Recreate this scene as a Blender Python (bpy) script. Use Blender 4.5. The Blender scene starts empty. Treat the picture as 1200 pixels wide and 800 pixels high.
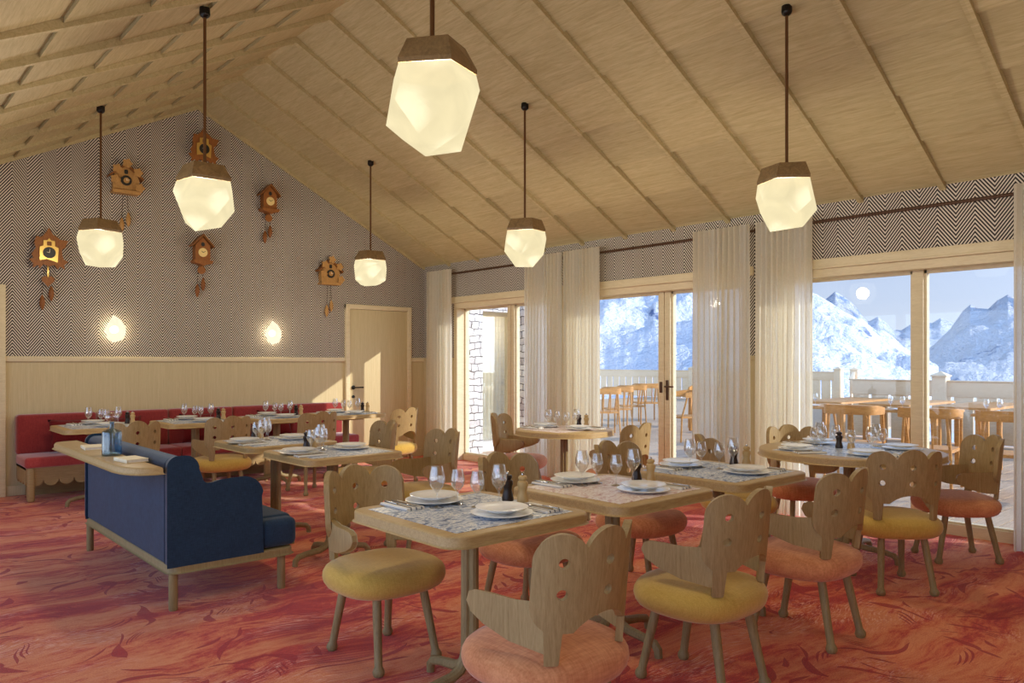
import bpy, bmesh, math, random
from mathutils import Vector, Matrix, noise
random.seed(11)
sc = bpy.context.scene
COL = sc.collection
PI = math.pi
rad = math.radians

# ------------------------------------------------------------------ helpers
def lin(c):
    c = c / 255.0
    return c / 12.92 if c <= 0.04045 else ((c + 0.055) / 1.055) ** 2.4
def rgb(r, g, b): return (lin(r), lin(g), lin(b), 1.0)

class MB:
    """collects geometry for ONE mesh"""
    def __init__(s): s.v = []; s.f = []
    def add(s, vf, M=None):
        b = len(s.v); v, f = vf
        s.v += [tuple(M @ Vector(p)) for p in v] if M is not None else [tuple(p) for p in v]
        s.f += [tuple(i + b for i in q) for q in f]
        return s
    def mesh(s, name, angle=35, flat=False):
        me = bpy.data.meshes.new(name)
        me.from_pydata(s.v, [], s.f)
        bm = bmesh.new(); bm.from_mesh(me)
        bmesh.ops.remove_doubles(bm, verts=bm.verts, dist=1e-6)
        bmesh.ops.recalc_face_normals(bm, faces=bm.faces)
        bm.to_mesh(me); bm.free()
        if not flat:
            me.polygons.foreach_set('use_smooth', [True] * len(me.polygons))
            me.set_sharp_from_angle(angle=rad(angle))
        me.update()
        return me

def obj(name, mb, mat, parent=None, angle=35, flat=False):
    me = mb if isinstance(mb, bpy.types.Mesh) else mb.mesh(name, angle, flat)
    if mat is not None and not me.materials: me.materials.append(mat)
    o = bpy.data.objects.new(name, me); COL.objects.link(o)
    if parent is not None: o.parent = parent
    return o
def tag(o, label, cat, group=None):
    o['label'] = label; o['category'] = cat
    if group: o['group'] = group
    return o
def thing(name, label, cat, loc=(0, 0, 0), rz=0, group=None):
    o = bpy.data.objects.new(name, None); COL.objects.link(o)
    o.empty_display_size = 0.1
    o.location = loc; o.rotation_euler = (0, 0, rz)
    return tag(o, label, cat, group)
def struct(name, mb, mat, parent=None, **k):
    o = obj(name, mb, mat, parent, **k)
    if parent is None: o['kind'] = 'structure'
    return o
def dup(root, loc, rz, label, group=None):
    r = root.copy(); COL.objects.link(r)
    r.location = loc; r.rotation_euler = (0, 0, rz); r['label'] = label
    if group: r['group'] = group
    for ch in list(root.children):
        c = ch.copy(); COL.objects.link(c); c.parent = r
        for g in list(ch.children):
            d = g.copy(); COL.objects.link(d); d.parent = c
    return r

# ------------------------------------------------------------------ shapes
def box(x0, x1, y0, y1, z0, z1):
    v = [(x, y, z) for x in (x0, x1) for y in (y0, y1) for z in (z0, z1)]
    return v, [(0, 1, 3, 2), (4, 6, 7, 5), (0, 4, 5, 1), (2, 3, 7, 6), (0, 2, 6, 4), (1, 5, 7, 3)]
def bm_vf(bm):
    bm.verts.index_update()
    r = [tuple(v.co) for v in bm.verts], [tuple(v.index for v in f.verts) for f in bm.faces]
    bm.free(); return r
def rbox(x0, x1, y0, y1, z0, z1, r=0.01, seg=2):
    bm = bmesh.new(); bmesh.ops.create_cube(bm, size=1)
    for v in bm.verts:
        v.co = Vector((x0 + (v.co.x + .5) * (x1 - x0), y0 + (v.co.y + .5) * (y1 - y0), z0 + (v.co.z + .5) * (z1 - z0)))
    bmesh.ops.bevel(bm, geom=list(bm.edges), offset=r, segments=seg, profile=0.5, affect='EDGES')
    return bm_vf(bm)
def lathe(prof, n=20):
    v = []; f = []; idx = []
    for r, z in prof:
        if r < 1e-6:
            idx.append([len(v)] * n); v.append((0, 0, z))
        else:
            idx.append(list(range(len(v), len(v) + n)))
            v += [(r * math.cos(2 * PI * k / n), r * math.sin(2 * PI * k / n), z) for k in range(n)]
    for a, b in zip(idx, idx[1:]):
        for k in range(n):
            q = [a[k], a[(k + 1) % n], b[(k + 1) % n], b[k]]
            q = [x for i, x in enumerate(q) if x not in q[:i]]
            if len(q) > 2: f.append(tuple(q))
    for ring, closed in ((idx[0], prof[0][0]), (idx[-1], prof[-1][0])):
        if closed > 1e-6: f.append(tuple(ring))
    return v, f
def tube(pts, rr, n=10):
    pts = [Vector(p) for p in pts]
    if not isinstance(rr, (list, tuple)): rr = [rr] * len(pts)
    v = []; f = []; up = None
    for i, p in enumerate(pts):
        t = (pts[min(i + 1, len(pts) - 1)] - pts[max(i - 1, 0)]).normalized()
        if up is None: up = Vector((0, 0, 1)) if abs(t.z) < .9 else Vector((1, 0, 0))
        a = t.cross(up).normalized(); b = a.cross(t).normalized(); up = b
        for k in range(n):
            q = 2 * PI * k / n
            v.append(p + rr[i] * (math.cos(q) * a + math.sin(q) * b))
    for i in range(len(pts) - 1):
        for k in range(n):
            f.append((i * n + k, i * n + (k + 1) % n, (i + 1) * n + (k + 1) % n, (i + 1) * n + k))
    f.append(tuple(range(n))); f.append(tuple(range((len(pts) - 1) * n, len(pts) * n)))
    return v, f
def prism(poly, t0, t1, axis='y'):
    """2-D polygon extruded; axis y: (x,z) poly, axis x: (y,z) poly, axis z: (x,y) poly"""
    def P(a, b, t): return {'y': (a, t, b), 'x': (t, a, b), 'z': (a, b, t)}[axis]
    n = len(poly)
    v = [P(a, b, t0) for a, b in poly] + [P(a, b, t1) for a, b in poly]
    f = [tuple(range(n)), tuple(range(n, 2 * n))] + [(i, (i + 1) % n, n + (i + 1) % n, n + i) for i in range(n)]
    return v, f
def bprism(poly, t0, t1, axis='y', r=0.01, seg=2, ang=None):
    """prism whose two cap outlines are rounded off"""
    v, f = prism(poly, t0, t1, axis)
    bm = bmesh.new(); vs = [bm.verts.new(p) for p in v]
    for q in f: bm.faces.new([vs[i] for i in q])
    bm.normal_update()
    n = len(poly)
    bm.faces.ensure_lookup_table()
    es = list(bm.faces[0].edges) + list(bm.faces[1].edges)
    bmesh.ops.bevel(bm, geom=es, offset=r, segments=seg, profile=0.5, affect='EDGES', clamp_overlap=True)
    return bm_vf(bm)
def rrect(x0, x1, y0, y1, r, n=6):
    out = []
    for cx, cy, a0 in ((x1 - r, y1 - r, 0), (x0 + r, y1 - r, 90), (x0 + r, y0 + r, 180), (x1 - r, y0 + r, 270)):
        for k in range(n + 1):
            a = rad(a0 + 90 * k / n); out.append((cx + r * math.cos(a), cy + r * math.sin(a)))
    return out
def superell(a, b, e, n):
    o = []
    for k in range(n):
        t = 2 * PI * k / n; c, s = math.cos(t), math.sin(t)
        o.append((a * math.copysign(abs(c) ** (2 / e), c), b * math.copysign(abs(s) ** (2 / e), s)))
    return o
def loft(rings, caps=True):
    n = len(rings[0]); v = []; f = []
    for r in rings: v += r
    for i in range(len(rings) - 1):
        for k in range(n):
            f.append((i * n + k, i * n + (k + 1) % n, (i + 1) * n + (k + 1) % n, (i + 1) * n + k))
    if caps: f.append(tuple(range(n))); f.append(tuple(range((len(rings) - 1) * n, len(rings) * n)))
    return v, f
def disc(r, y0, y1, cx=0, cz=0, n=24):
    return prism([(cx + r * math.cos(2 * PI * k / n), cz + r * math.sin(2 * PI * k / n)) for k in range(n)], y0, y1, 'y')
def hull(pts):
    bm = bmesh.new()
    for p in pts: bm.verts.new(p)
    r = bmesh.ops.convex_hull(bm, input=list(bm.verts))
    bmesh.ops.delete(bm, geom=[g for g in r['geom_interior'] if isinstance(g, bmesh.types.BMVert)], context='VERTS')
    bmesh.ops.dissolve_limit(bm, angle_limit=rad(4), verts=bm.verts, edges=bm.edges)
    return bm_vf(bm)
def sdf_panel(fn, x0, x1, nx, z0, z1, nz, bend, t):
    """solid panel: outline fn<0 traced over a fine grid, thickness t, laid on the curve bend(s, z, off)"""
    dx, dz = (x1 - x0) / nx, (z1 - z0) / nz
    val = [[fn(x0 + i * dx, z0 + j * dz) for j in range(nz + 1)] for i in range(nx + 1)]
    P = []; ids = {}
    def vid(key, p):
        if key not in ids: ids[key] = len(P); P.append(p)
        return ids[key]
    F = []; E = {}
    for i in range(nx):
        for j in range(nz):
            cs = [(i, j), (i + 1, j), (i + 1, j + 1), (i, j + 1)]
            poly = []
            for k in range(4):
                a, b = cs[k], cs[(k + 1) % 4]
                va, vb = val[a[0]][a[1]], val[b[0]][b[1]]
                pa = (x0 + a[0] * dx, z0 + a[1] * dz); pb = (x0 + b[0] * dx, z0 + b[1] * dz)
                if va < 0: poly.append(vid(a, pa))
                if (va < 0) != (vb < 0):
                    u = va / (va - vb); u = min(max(u, .02), .98)
                    poly.append(vid((min(a, b), max(a, b)), (pa[0] + u * (pb[0] - pa[0]), pa[1] + u * (pb[1] - pa[1]))))
            if len(poly) >= 3:
                F.append(tuple(poly))
                for k in range(len(poly)):
                    e = (poly[k], poly[(k + 1) % len(poly)])
                    E[e] = E.get(e, 0) + 1
    n = len(P); e_r = min(.005, t * .25)
    V = [bend(s, z, t / 2) for s, z in P] + [bend(s, z, -t / 2) for s, z in P]
    faces = list(F) + [tuple(n + i for i in reversed(q)) for q in F]
    for (a, b) in E:
        if (b, a) not in E: faces.append((b, a, n + a, n + b))
    return V, faces

# ------------------------------------------------------------------ materials
class NT:
    def __init__(s, name):
        s.m = bpy.data.materials.new(name); s.m.use_nodes = True
        s.t = s.m.node_tree; s.t.nodes.clear()
        s.out = s.t.nodes.new('ShaderNodeOutputMaterial')
    def n(s, typ, **kw):
        nd = s.t.nodes.new(typ)
        for k, v in kw.items():
            if k.startswith('i_'): nd.inputs[k[2:].replace('_', ' ')].default_value = v
            else: setattr(nd, k, v)
        return nd
    def l(s, a, b): s.t.links.new(a, b)
    def coord(s, scale=(1, 1, 1), kind='Object', rot=(0, 0, 0)):
        tc = s.n('ShaderNodeTexCoord'); mp = s.n('ShaderNodeMapping')
        mp.inputs['Scale'].default_value = scale; mp.inputs['Rotation'].default_value = rot
        s.l(tc.outputs[kind], mp.inputs['Vector']); return mp.outputs['Vector']
    def noise(s, vec, scale=5, detail=3, rough=.5, dist=0):
        nd = s.n('ShaderNodeTexNoise'); nd.inputs['Scale'].default_value = scale
        nd.inputs['Detail'].default_value = detail; nd.inputs['Roughness'].default_value = rough
        nd.inputs['Distortion'].default_value = dist
        s.l(vec, nd.inputs['Vector']); return nd.outputs['Fac']
    def ramp(s, fac, stops, interp='LINEAR'):
        nd = s.n('ShaderNodeValToRGB'); cr = nd.color_ramp; cr.interpolation = interp
        while len(cr.elements) < len(stops): cr.elements.new(.5)
        for e, (p, c) in zip(cr.elements, stops): e.position = p; e.color = c
        s.l(fac, nd.inputs['Fac']); return nd.outputs['Color']
    def math(s, op, a, b=None, clamp=False):
        nd = s.n('ShaderNodeMath', operation=op, use_clamp=clamp)
        for i, x in enumerate((a, b)):
            if x is None: continue
            if isinstance(x, (int, float)): nd.inputs[i].default_value = x
            else: s.l(x, nd.inputs[i])
        return nd.outputs[0]
    def mix(s, fac, a, b, blend='MIX'):
        nd = s.n('ShaderNodeMix', data_type='RGBA', blend_type=blend)
        for i, x in ((0, fac), (6, a), (7, b)):
            if isinstance(x, (int, float, tuple)): nd.inputs[i].default_value = x
            else: s.l(x, nd.inputs[i])
        return nd.outputs[2]
    def bump(s, h, strength=.2, dist=.005):
        nd = s.n('ShaderNodeBump'); nd.inputs['Strength'].default_value = strength; nd.inputs['Distance'].default_value = dist
        s.l(h, nd.inputs['Height']); return nd.outputs['Normal']
    def pbr(s, color, rough=.5, spec=.3, metal=0, normal=None, **kw):
        p = s.n('ShaderNodeBsdfPrincipled')
        if isinstance(color, tuple): p.inputs['Base Color'].default_value = color
        else: s.l(color, p.inputs['Base Color'])
        if isinstance(rough, (int, float)): p.inputs['Roughness'].default_value = rough
        else: s.l(rough, p.inputs['Roughness'])
        p.inputs['Specular IOR Level'].default_value = spec; p.inputs['Metallic'].default_value = metal
        for k, v in kw.items(): p.inputs[k.replace('_', ' ')].default_value = v
        if normal is not None: s.l(normal, p.inputs['Normal'])
        s.l(p.outputs[0], s.out.inputs[0]); return s.m

def wood(name, light, dark, grain=(18, 18, 1.2), rough=.5, spec=.3, bump=.12):
    t = NT(name)
    v = t.coord(grain); w = t.noise(v, 3.2, 5, .6, 1.2)
    v2 = t.coord(tuple(g * 6 for g in grain)); w2 = t.noise(v2, 3, 2, .5)
    f = t.math('ADD', t.math('MULTIPLY', w, .7), t.math('MULTIPLY', w2, .3))
    c = t.ramp(f, [(.3, dark), (.62, light)])
    return t.pbr(c, rough, spec, normal=t.bump(f, bump, .003))
def plain(name, c, rough=.5, spec=.3, metal=0, **k):
    t = NT(name); v = t.coord((1, 1, 1)); w = t.noise(v, 40, 2)
    cc = t.ramp(w, [(.2, tuple(x * .93 for x in c[:3]) + (1,)), (.8, c)])
    return t.pbr(cc, rough, spec, metal, **k)
def fabric(name, light, dark, scale=260, rough=.9, sheen=.3, patch=None):
    t = NT(name)
    v1 = t.coord((scale, scale * .12, scale * .12)); v2 = t.coord((scale * .12, scale, scale)); v3 = t.coord((1, 1, 1))
    a = t.noise(v1, 1, 2); b = t.noise(v2, 1, 2); c0 = t.noise(v3, 7, 3)
    f = t.math('ADD', t.math('MULTIPLY', t.math('ADD', a, b), .4), t.math('MULTIPLY', c0, .2))
    c = t.ramp(f, [(.36, dark), (.64, light)])
    return t.pbr(c, rough, .15, normal=t.bump(f, .25, .002), Sheen_Weight=sheen, Sheen_Roughness=.5)

M = {}
M['oak'] = wood('chair_oak', rgb(174, 148, 102), rgb(144, 118, 76), (22, 22, 2.0))
M['oak_table'] = wood('table_oak', rgb(194, 164, 114), rgb(166, 136, 88), (3, 26, 26), rough=.42)
M['oak_post'] = wood('post_oak', rgb(160, 140, 98), rgb(130, 112, 74), (26, 26, 2))
M['panel_oak'] = wood('panelling_oak', rgb(212, 195, 155), rgb(196, 178, 136), (24, 24, .7), rough=.55)
M['trim_oak'] = wood('trim_oak', rgb(228, 212, 176), rgb(214, 196, 158), (2, 2, 14), rough=.5)
M['ceil_oak'] = wood('ceiling_oak', rgb(200, 183, 140), rgb(172, 154, 108), (12, .8, 12), rough=.6)
def board_tones(m, x0=3.38, w=.468, lw=.664):
    # every ceiling board its own slight tone
    t = m.node_tree; p = next(n for n in t.nodes if n.type == 'BSDF_PRINCIPLED'); src = p.inputs['Base Color'].links[0].from_socket
    def N(op, a, b_=None):
        n = t.nodes.new('ShaderNodeMath'); n.operation = op
        for i, x in enumerate((a, b_)):
            if x is None: continue
            if isinstance(x, (int, float)): n.inputs[i].default_value = x
            else: t.links.new(x, n.inputs[i])
        return n.outputs[0]
    tc = t.nodes.new('ShaderNodeTexCoord'); sx = t.nodes.new('ShaderNodeSeparateXYZ'); t.links.new(tc.outputs['Object'], sx.inputs[0])
    i = N('FLOOR', N('DIVIDE', N('SUBTRACT', N('ABSOLUTE', N('SUBTRACT', sx.outputs[0], x0)), .515), w)); j = N('FLOOR', N('DIVIDE', N('SUBTRACT', sx.outputs[1], 8.945), lw))
    cb = t.nodes.new('ShaderNodeCombineXYZ'); t.links.new(i, cb.inputs[0]); t.links.new(j, cb.inputs[1])
    wn = t.nodes.new('ShaderNodeTexWhiteNoise'); wn.noise_dimensions = '3D'; t.links.new(cb.outputs[0], wn.inputs['Vector'])
    hs = t.nodes.new('ShaderNodeHueSaturation'); t.links.new(N('ADD', N('MULTIPLY', wn.outputs['Value'], .14), .92), hs.inputs['Value']); t.links.new(src, hs.inputs['Color']); t.links.new(hs.outputs[0], p.inputs['Base Color'])
board_tones(M['ceil_oak'])
M['bench_oak'] = wood('bench_oak', rgb(178, 150, 104), rgb(154, 128, 86), (2, 20, 20))
M['deck_wood'] = wood('deck_boards', rgb(204, 178, 148), rgb(164, 138, 112), (1.2, 20, 20), rough=.7)
M['teak'] = wood('teak', rgb(206, 150, 84), rgb(168, 112, 56), (3, 3, 16), rough=.5)
M['pale_rail'] = wood('pale_rail_wood', rgb(234, 208, 170), rgb(218, 188, 148), (2, 2, 14), rough=.6)
M['yellow'] = fabric('yellow_cloth', rgb(214, 178, 92), rgb(194, 156, 70))
M['orange'] = fabric('orange_cloth', rgb(228, 160, 112), rgb(200, 124, 80), 130)
M['red'] = fabric('red_velvet', rgb(156, 56, 52), rgb(130, 40, 40), 200, sheen=.6)
M['red_seat'] = fabric('red_seat_velvet', rgb(190, 80, 74), rgb(166, 58, 56), 200, sheen=.6)
M['red_pillow'] = fabric('dark_red_cloth', rgb(120, 32, 32), rgb(88, 20, 22), 200, sheen=.05)
M['blue'] = fabric('blue_cloth', rgb(42, 66, 92), rgb(27, 46, 68), 220, sheen=.25)
M['white'] = plain('white_china', rgb(250, 250, 248), .2, .5)
M['paper'] = plain('white_paper', rgb(236, 230, 220), .8, .2)
M['dark_mill'] = plain('dark_mill_wood', rgb(46, 30, 22), .3, .5)
M['pale_mill'] = plain('pale_mill_wood', rgb(206, 172, 116), .4, .4)
M['steel'] = plain('steel', rgb(200, 196, 188), .22, .5, 1)
M['black_metal'] = plain('black_metal', rgb(38, 34, 30), .35, .5, .6)
M['rod'] = plain('brown_metal', rgb(84, 58, 40), .45, .4, .3)
M['bronze'] = wood('bronzed_wood', rgb(152, 124, 84), rgb(114, 90, 58), (6, 6, 6), rough=.35, spec=.5)
M['pend_rod'] = plain('pendant_rod', rgb(112, 78, 48), .35, .5, .5)
M['clock_dark'] = wood('clock_brown', rgb(166, 106, 54), rgb(126, 76, 36), (20, 20, 5))
M['clock_pale'] = wood('clock_honey', rgb(198, 152, 92), rgb(166, 122, 68), (20, 20, 5))
M['clock_roof'] = wood('clock_roof', rgb(150, 96, 48), rgb(116, 70, 32), (20, 20, 5))
M['cone'] = wood('pine_cone_brown', rgb(158, 98, 50), rgb(100, 58, 26), (40, 40, 40))
M['gold'] = plain('gold', rgb(240, 200, 110), .3, .5, .7)
M['dial_dark'] = plain('dial_dark', rgb(44, 44, 40), .4, .4)
M['dial_cream'] = plain('dial_cream', rgb(250, 222, 150), .4, .4)
M['cream'] = plain('cream_paint', rgb(244, 232, 200), .5)
M['plaster'] = plain('plaster', rgb(206, 190, 160), .9)
M['white_stone'] = plain('white_stone', rgb(232, 224, 212), .8)

def cloth_stripes():
    t = NT('striped_linen'); v = t.coord((1, 1, 1)); sx = t.n('ShaderNodeSeparateXYZ'); t.l(v, sx.inputs[0])
    f = t.math('FRACT', t.math('MULTIPLY', sx.outputs[0], 36.0)); g = t.math('GREATER_THAN', f, .72)
    return t.pbr(t.mix(g, rgb(240, 237, 230), rgb(132, 136, 146)), .9, .1)
M['napkin'] = cloth_stripes()

def herringbone():
    t = NT('herringbone_wallpaper'); tc = t.n('ShaderNodeTexCoord'); sx = t.n('ShaderNodeSeparateXYZ'); t.l(tc.outputs['Object'], sx.inputs[0])
    u = t.math('ADD', sx.outputs[0], sx.outputs[1])          # walls run along x or along y
    w = .138; p = .0345
    tri = t.math('MULTIPLY', t.math('PINGPONG', u, w), 1.32)
    q = t.math('FRACT', t.math('DIVIDE', t.math('ADD', sx.outputs[2], tri), p))
    a = t.math('SUBTRACT', t.math('ABSOLUTE', t.math('SUBTRACT', q, .5)), .235)
    s = t.math('ADD', t.math('MULTIPLY', a, 9), .5, True)
    c = t.mix(s, rgb(222, 211, 196), rgb(54, 47, 44))
    return t.pbr(c, .8, .15)
M['herring'] = herringbone()

def carpet():
    t = NT('red_patterned_carpet'); v = t.coord((1, 1, 1))
    wn = t.n('ShaderNodeTexNoise'); wn.inputs['Scale'].default_value = 1.1; wn.inputs['Detail'].default_value = 2; t.l(v, wn.inputs['Vector'])
    mp = t.n('ShaderNodeVectorMath', operation='MULTIPLY_ADD'); t.l(wn.outputs['Color'], mp.inputs[0])
    mp.inputs[1].default_value = (.9, .5, 0); t.l(v, mp.inputs[2]); vw = mp.outputs[0]
    def sc_(vec, s3):
        m = t.n('ShaderNodeVectorMath', operation='MULTIPLY'); t.l(vec, m.inputs[0]); m.inputs[1].default_value = s3; return m.outputs[0]
    band = t.noise(sc_(vw, (.55, 3.4, 1)), 1.0, 4, .6)
    fine = t.noise(sc_(vw, (9, 24, 1)), 1.0, 6, .75)
    f = t.math('ADD', t.math('MULTIPLY', band, .62), t.math('MULTIPLY', fine, .38))
    base = t.ramp(f, [(.40, rgb(178, 50, 42)), (.455, rgb(198, 76, 54)), (.485, rgb(214, 118, 76)), (.52, rgb(222, 142, 94)), (.58, rgb(232, 170, 120)), (.64, rgb(204, 88, 62))])
    # pale woven strokes in patches
    pt = t.noise(sc_(v, (1.3, 2.6, 1)), 1.0, 2, .5); pmask = t.math('MULTIPLY', t.math('SUBTRACT', pt, .50, True), 10, True)
    st = t.noise(sc_(vw, (16, 120, 1)), 1.0, 2, .6); smask = t.math('MULTIPLY', t.math('SUBTRACT', st, .5, True), 7, True)
    c = t.mix(t.math('MULTIPLY', pmask, t.math('MULTIPLY', smask, .85)), base, rgb(242, 208, 196))
    # drawn red leaves: a petal, a stem and combed strokes in each scattered cell
    vo = t.n('ShaderNodeTexVoronoi', feature='F1'); vo.inputs['Scale'].default_value = 2.1; vo.inputs['Randomness'].default_value = .7; t.l(vw, vo.inputs['Vector'])
    lp = t.n('ShaderNodeVectorMath', operation='SUBTRACT'); t.l(vw, lp.inputs[0]); t.l(vo.outputs['Position'], lp.inputs[1])
    sc3 = t.n('ShaderNodeSeparateXYZ'); t.l(vo.outputs['Color'], sc3.inputs[0])
    vr = t.n('ShaderNodeVectorRotate', rotation_type='Z_AXIS'); t.l(lp.outputs[0], vr.inputs['Vector']); t.l(t.math('MULTIPLY', sc3.outputs[0], 6.28), vr.inputs['Angle'])
    lx = t.n('ShaderNodeSeparateXYZ'); t.l(vr.outputs[0], lx.inputs[0]); X, Y = lx.outputs[0], lx.outputs[1]
    def curve(k, off, x0, x1, w):
        yy_ = t.math('ABSOLUTE', t.math('SUBTRACT', t.math('SUBTRACT', Y, off), t.math('MULTIPLY', t.math('MULTIPLY', X, X), k)))
        tt_ = t.math('DIVIDE', t.math('SUBTRACT', X, x0), x1 - x0, True)
        wd = t.math('MULTIPLY', t.math('MULTIPLY', tt_, t.math('SUBTRACT', 1.0, tt_)), 4 * w)
        return t.math('GREATER_THAN', t.math('SUBTRACT', wd, yy_), .0005)
    mask = None
    for args in ((2.2, 0, -.02, .20, .026), (-1.4, .01, -.17, .02, .010), (3.5, .05, -.14, .03, .007), (3.5, .075, -.15, .0, .007), (3.5, .10, -.15, -.02, .006), (-2.5, -.08, .0, .14, .014)):
        q = curve(*args); mask = q if mask is None else t.math('MAXIMUM', mask, q)
    c = t.mix(t.math('MULTIPLY', mask, .85), c, rgb(170, 36, 36))
    speck = t.noise(sc_(v, (160, 160, 1)), 1, 2, .7); c = t.mix(.6, c, t.ramp(speck, [(.3, rgb(110, 40, 34)), (.7, rgb(240, 190, 160))]), 'OVERLAY')
    pile = t.noise(sc_(v, (300, 300, 300)), 1, 2)
    return t.pbr(c, .95, .05, normal=t.bump(pile, .4, .006), Sheen_Weight=.2)
M['carpet'] = carpet()

def inlay(name, c0, c1, c2):
    t = NT(name); v = t.coord((9, 12, 9)); w = t.noise(v, 1.5, 6, .7, 1.0)
    c = t.ramp(w, [(.38, c0), (.44, c1), (.50, c2), (.57, c1), (.61, c0), (.66, c2)])
    return t.pbr(c, .35, .4)
M['inlay_blue'] = inlay('blue_marbled_panel', rgb(58, 80, 122), rgb(142, 162, 194), rgb(238, 236, 230))
M['inlay_pink'] = inlay('pink_marbled_panel', rgb(190, 140, 128), rgb(220, 196, 188), rgb(244, 236, 230))

def stone(name, c_hi, c_lo, joint):
    t = NT(name); tc = t.n('ShaderNodeTexCoord'); sx = t.n('ShaderNodeSeparateXYZ'); t.l(tc.outputs['Object'], sx.inputs[0])
    cb = t.n('ShaderNodeCombineXYZ'); t.l(t.math('ADD', sx.outputs[0], sx.outputs[1]), cb.inputs[0]); t.l(sx.outputs[2], cb.inputs[1])
    n1 = t.n('ShaderNodeTexNoise'); n1.inputs['Scale'].default_value = 3.6; n1.inputs['Detail'].default_value = 3; t.l(cb.outputs[0], n1.inputs['Vector'])
    mx = t.n('ShaderNodeVectorMath', operation='MULTIPLY_ADD'); t.l(n1.outputs['Color'], mx.inputs[0]); mx.inputs[1].default_value = (.16, .13, 0); t.l(cb.outputs[0], mx.inputs[2])
    br = t.n('ShaderNodeTexBrick', offset=.43, squash=.62, squash_frequency=3); t.l(mx.outputs[0], br.inputs['Vector'])
    for k, x in (('Color1', c_hi), ('Color2', c_lo), ('Mortar', joint), ('Scale', 1.0), ('Mortar Size', .007), ('Mortar Smooth', .35), ('Brick Width', .23), ('Row Height', .112)): br.inputs[k].default_value = x
    c = t.mix(.4, br.outputs['Color'], t.ramp(t.noise(t.coord((8, 8, 8)), 2, 4), [(.3, c_lo), (.7, c_hi)]), 'SOFT_LIGHT')
    h = t.math('ADD', t.math('SUBTRACT', 1.0, br.outputs['Fac']), t.math('MULTIPLY', t.noise(t.coord((9, 9, 9)), 4, 4), .6))
    return t.pbr(c, .9, .1, normal=t.bump(h, .9, .03))
M['stone'] = stone('stone_masonry', rgb(236, 230, 224), rgb(190, 182, 180), rgb(72, 64, 60))

def snow(name, rock, amount, scale, low_forest=0, crag=10):
    t = NT(name); v = t.coord((1, 1, 1.7))
    n1 = t.noise(v, scale, 7, .66, .6); n2 = t.noise(v, scale * 7, 5, .7)
    ge = t.n('ShaderNodeNewGeometry'); sx = t.n('ShaderNodeSeparateXYZ'); t.l(ge.outputs['Normal'], sx.inputs[0])
    tc = t.n('ShaderNodeTexCoord'); px = t.n('ShaderNodeSeparateXYZ'); t.l(tc.outputs['Object'], px.inputs[0])
    low = t.math('MULTIPLY', px.outputs[2], -low_forest) if low_forest else None  # dark forest cover increases towards lower altitudes
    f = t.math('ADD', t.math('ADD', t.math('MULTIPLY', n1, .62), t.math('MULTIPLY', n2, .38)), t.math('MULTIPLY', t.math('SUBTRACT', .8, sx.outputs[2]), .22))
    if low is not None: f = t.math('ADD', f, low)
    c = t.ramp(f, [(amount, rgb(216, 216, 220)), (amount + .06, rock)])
    return t.pbr(c, .85, .1, normal=t.bump(t.math('ADD', n1, t.math('MULTIPLY', n2, .35)), 1.0, crag))

def milky_glass(name, col, strength, clear):
    t = NT(name); e = t.n('ShaderNodeEmission'); v = t.coord((5, 5, 5)); w = t.noise(v, 1, 3, .5, 1.0)
    c = t.ramp(w, [(.3, tuple(x * .86 for x in col[:3]) + (1,)), (.65, col)])
    t.l(c, e.inputs['Color']); e.inputs['Strength'].default_value = strength
    tr = t.n('ShaderNodeBsdfTransparent'); tr.inputs['Color'].default_value = (1, .97, .9, 1)
    m = t.n('ShaderNodeMixShader'); m.inputs[0].default_value = clear
    gl = t.n('ShaderNodeBsdfGlossy'); gl.inputs['Roughness'].default_value = .3; g = t.n('ShaderNodeMixShader'); g.inputs[0].default_value = .006
    t.l(e.outputs[0], g.inputs[1]); t.l(gl.outputs[0], g.inputs[2]); t.l(g.outputs[0], m.inputs[1]); t.l(tr.outputs[0], m.inputs[2]); t.l(m.outputs[0], t.out.inputs[0]); return t.m
M['shade'] = milky_glass('milky_lamp_glass', rgb(254, 238, 190), .90, .10)
M['sconce'] = milky_glass('glowing_lamp_glass', rgb(255, 246, 214), 1.05, .12)

def clear(name, tint, base, edge_w, rough=.0):
    t = NT(name); tr = t.n('ShaderNodeBsdfTransparent'); tr.inputs[0].default_value = tint
    gl = t.n('ShaderNodeBsdfGlossy'); gl.inputs['Roughness'].default_value = rough; gl.inputs['Color'].default_value = (1, 1, 1, 1)
    lw = t.n('ShaderNodeLayerWeight'); lw.inputs['Blend'].default_value = .5
    f = t.math('ADD', t.math('MULTIPLY', t.math('POWER', lw.outputs['Facing'], 3.0), edge_w), base, True)
    m = t.n('ShaderNodeMixShader'); t.l(f, m.inputs[0]); t.l(tr.outputs[0], m.inputs[1]); t.l(gl.outputs[0], m.inputs[2]); t.l(m.outputs[0], t.out.inputs[0]); return t.m
M['pane'] = clear('window_glass', (.97, .98, .98, 1), .03, .55)
M['wing_pane'] = clear('terrace_door_glass', (.95, .97, .97, 1), .06, .5)
M['glass'] = clear('clear_glass', (.965, .965, .96, 1), .15, 1.0, .03)
M['blue_glass'] = clear('blue_ribbed_glass', (.56, .68, .77, 1), .10, .7, .08)

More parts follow.
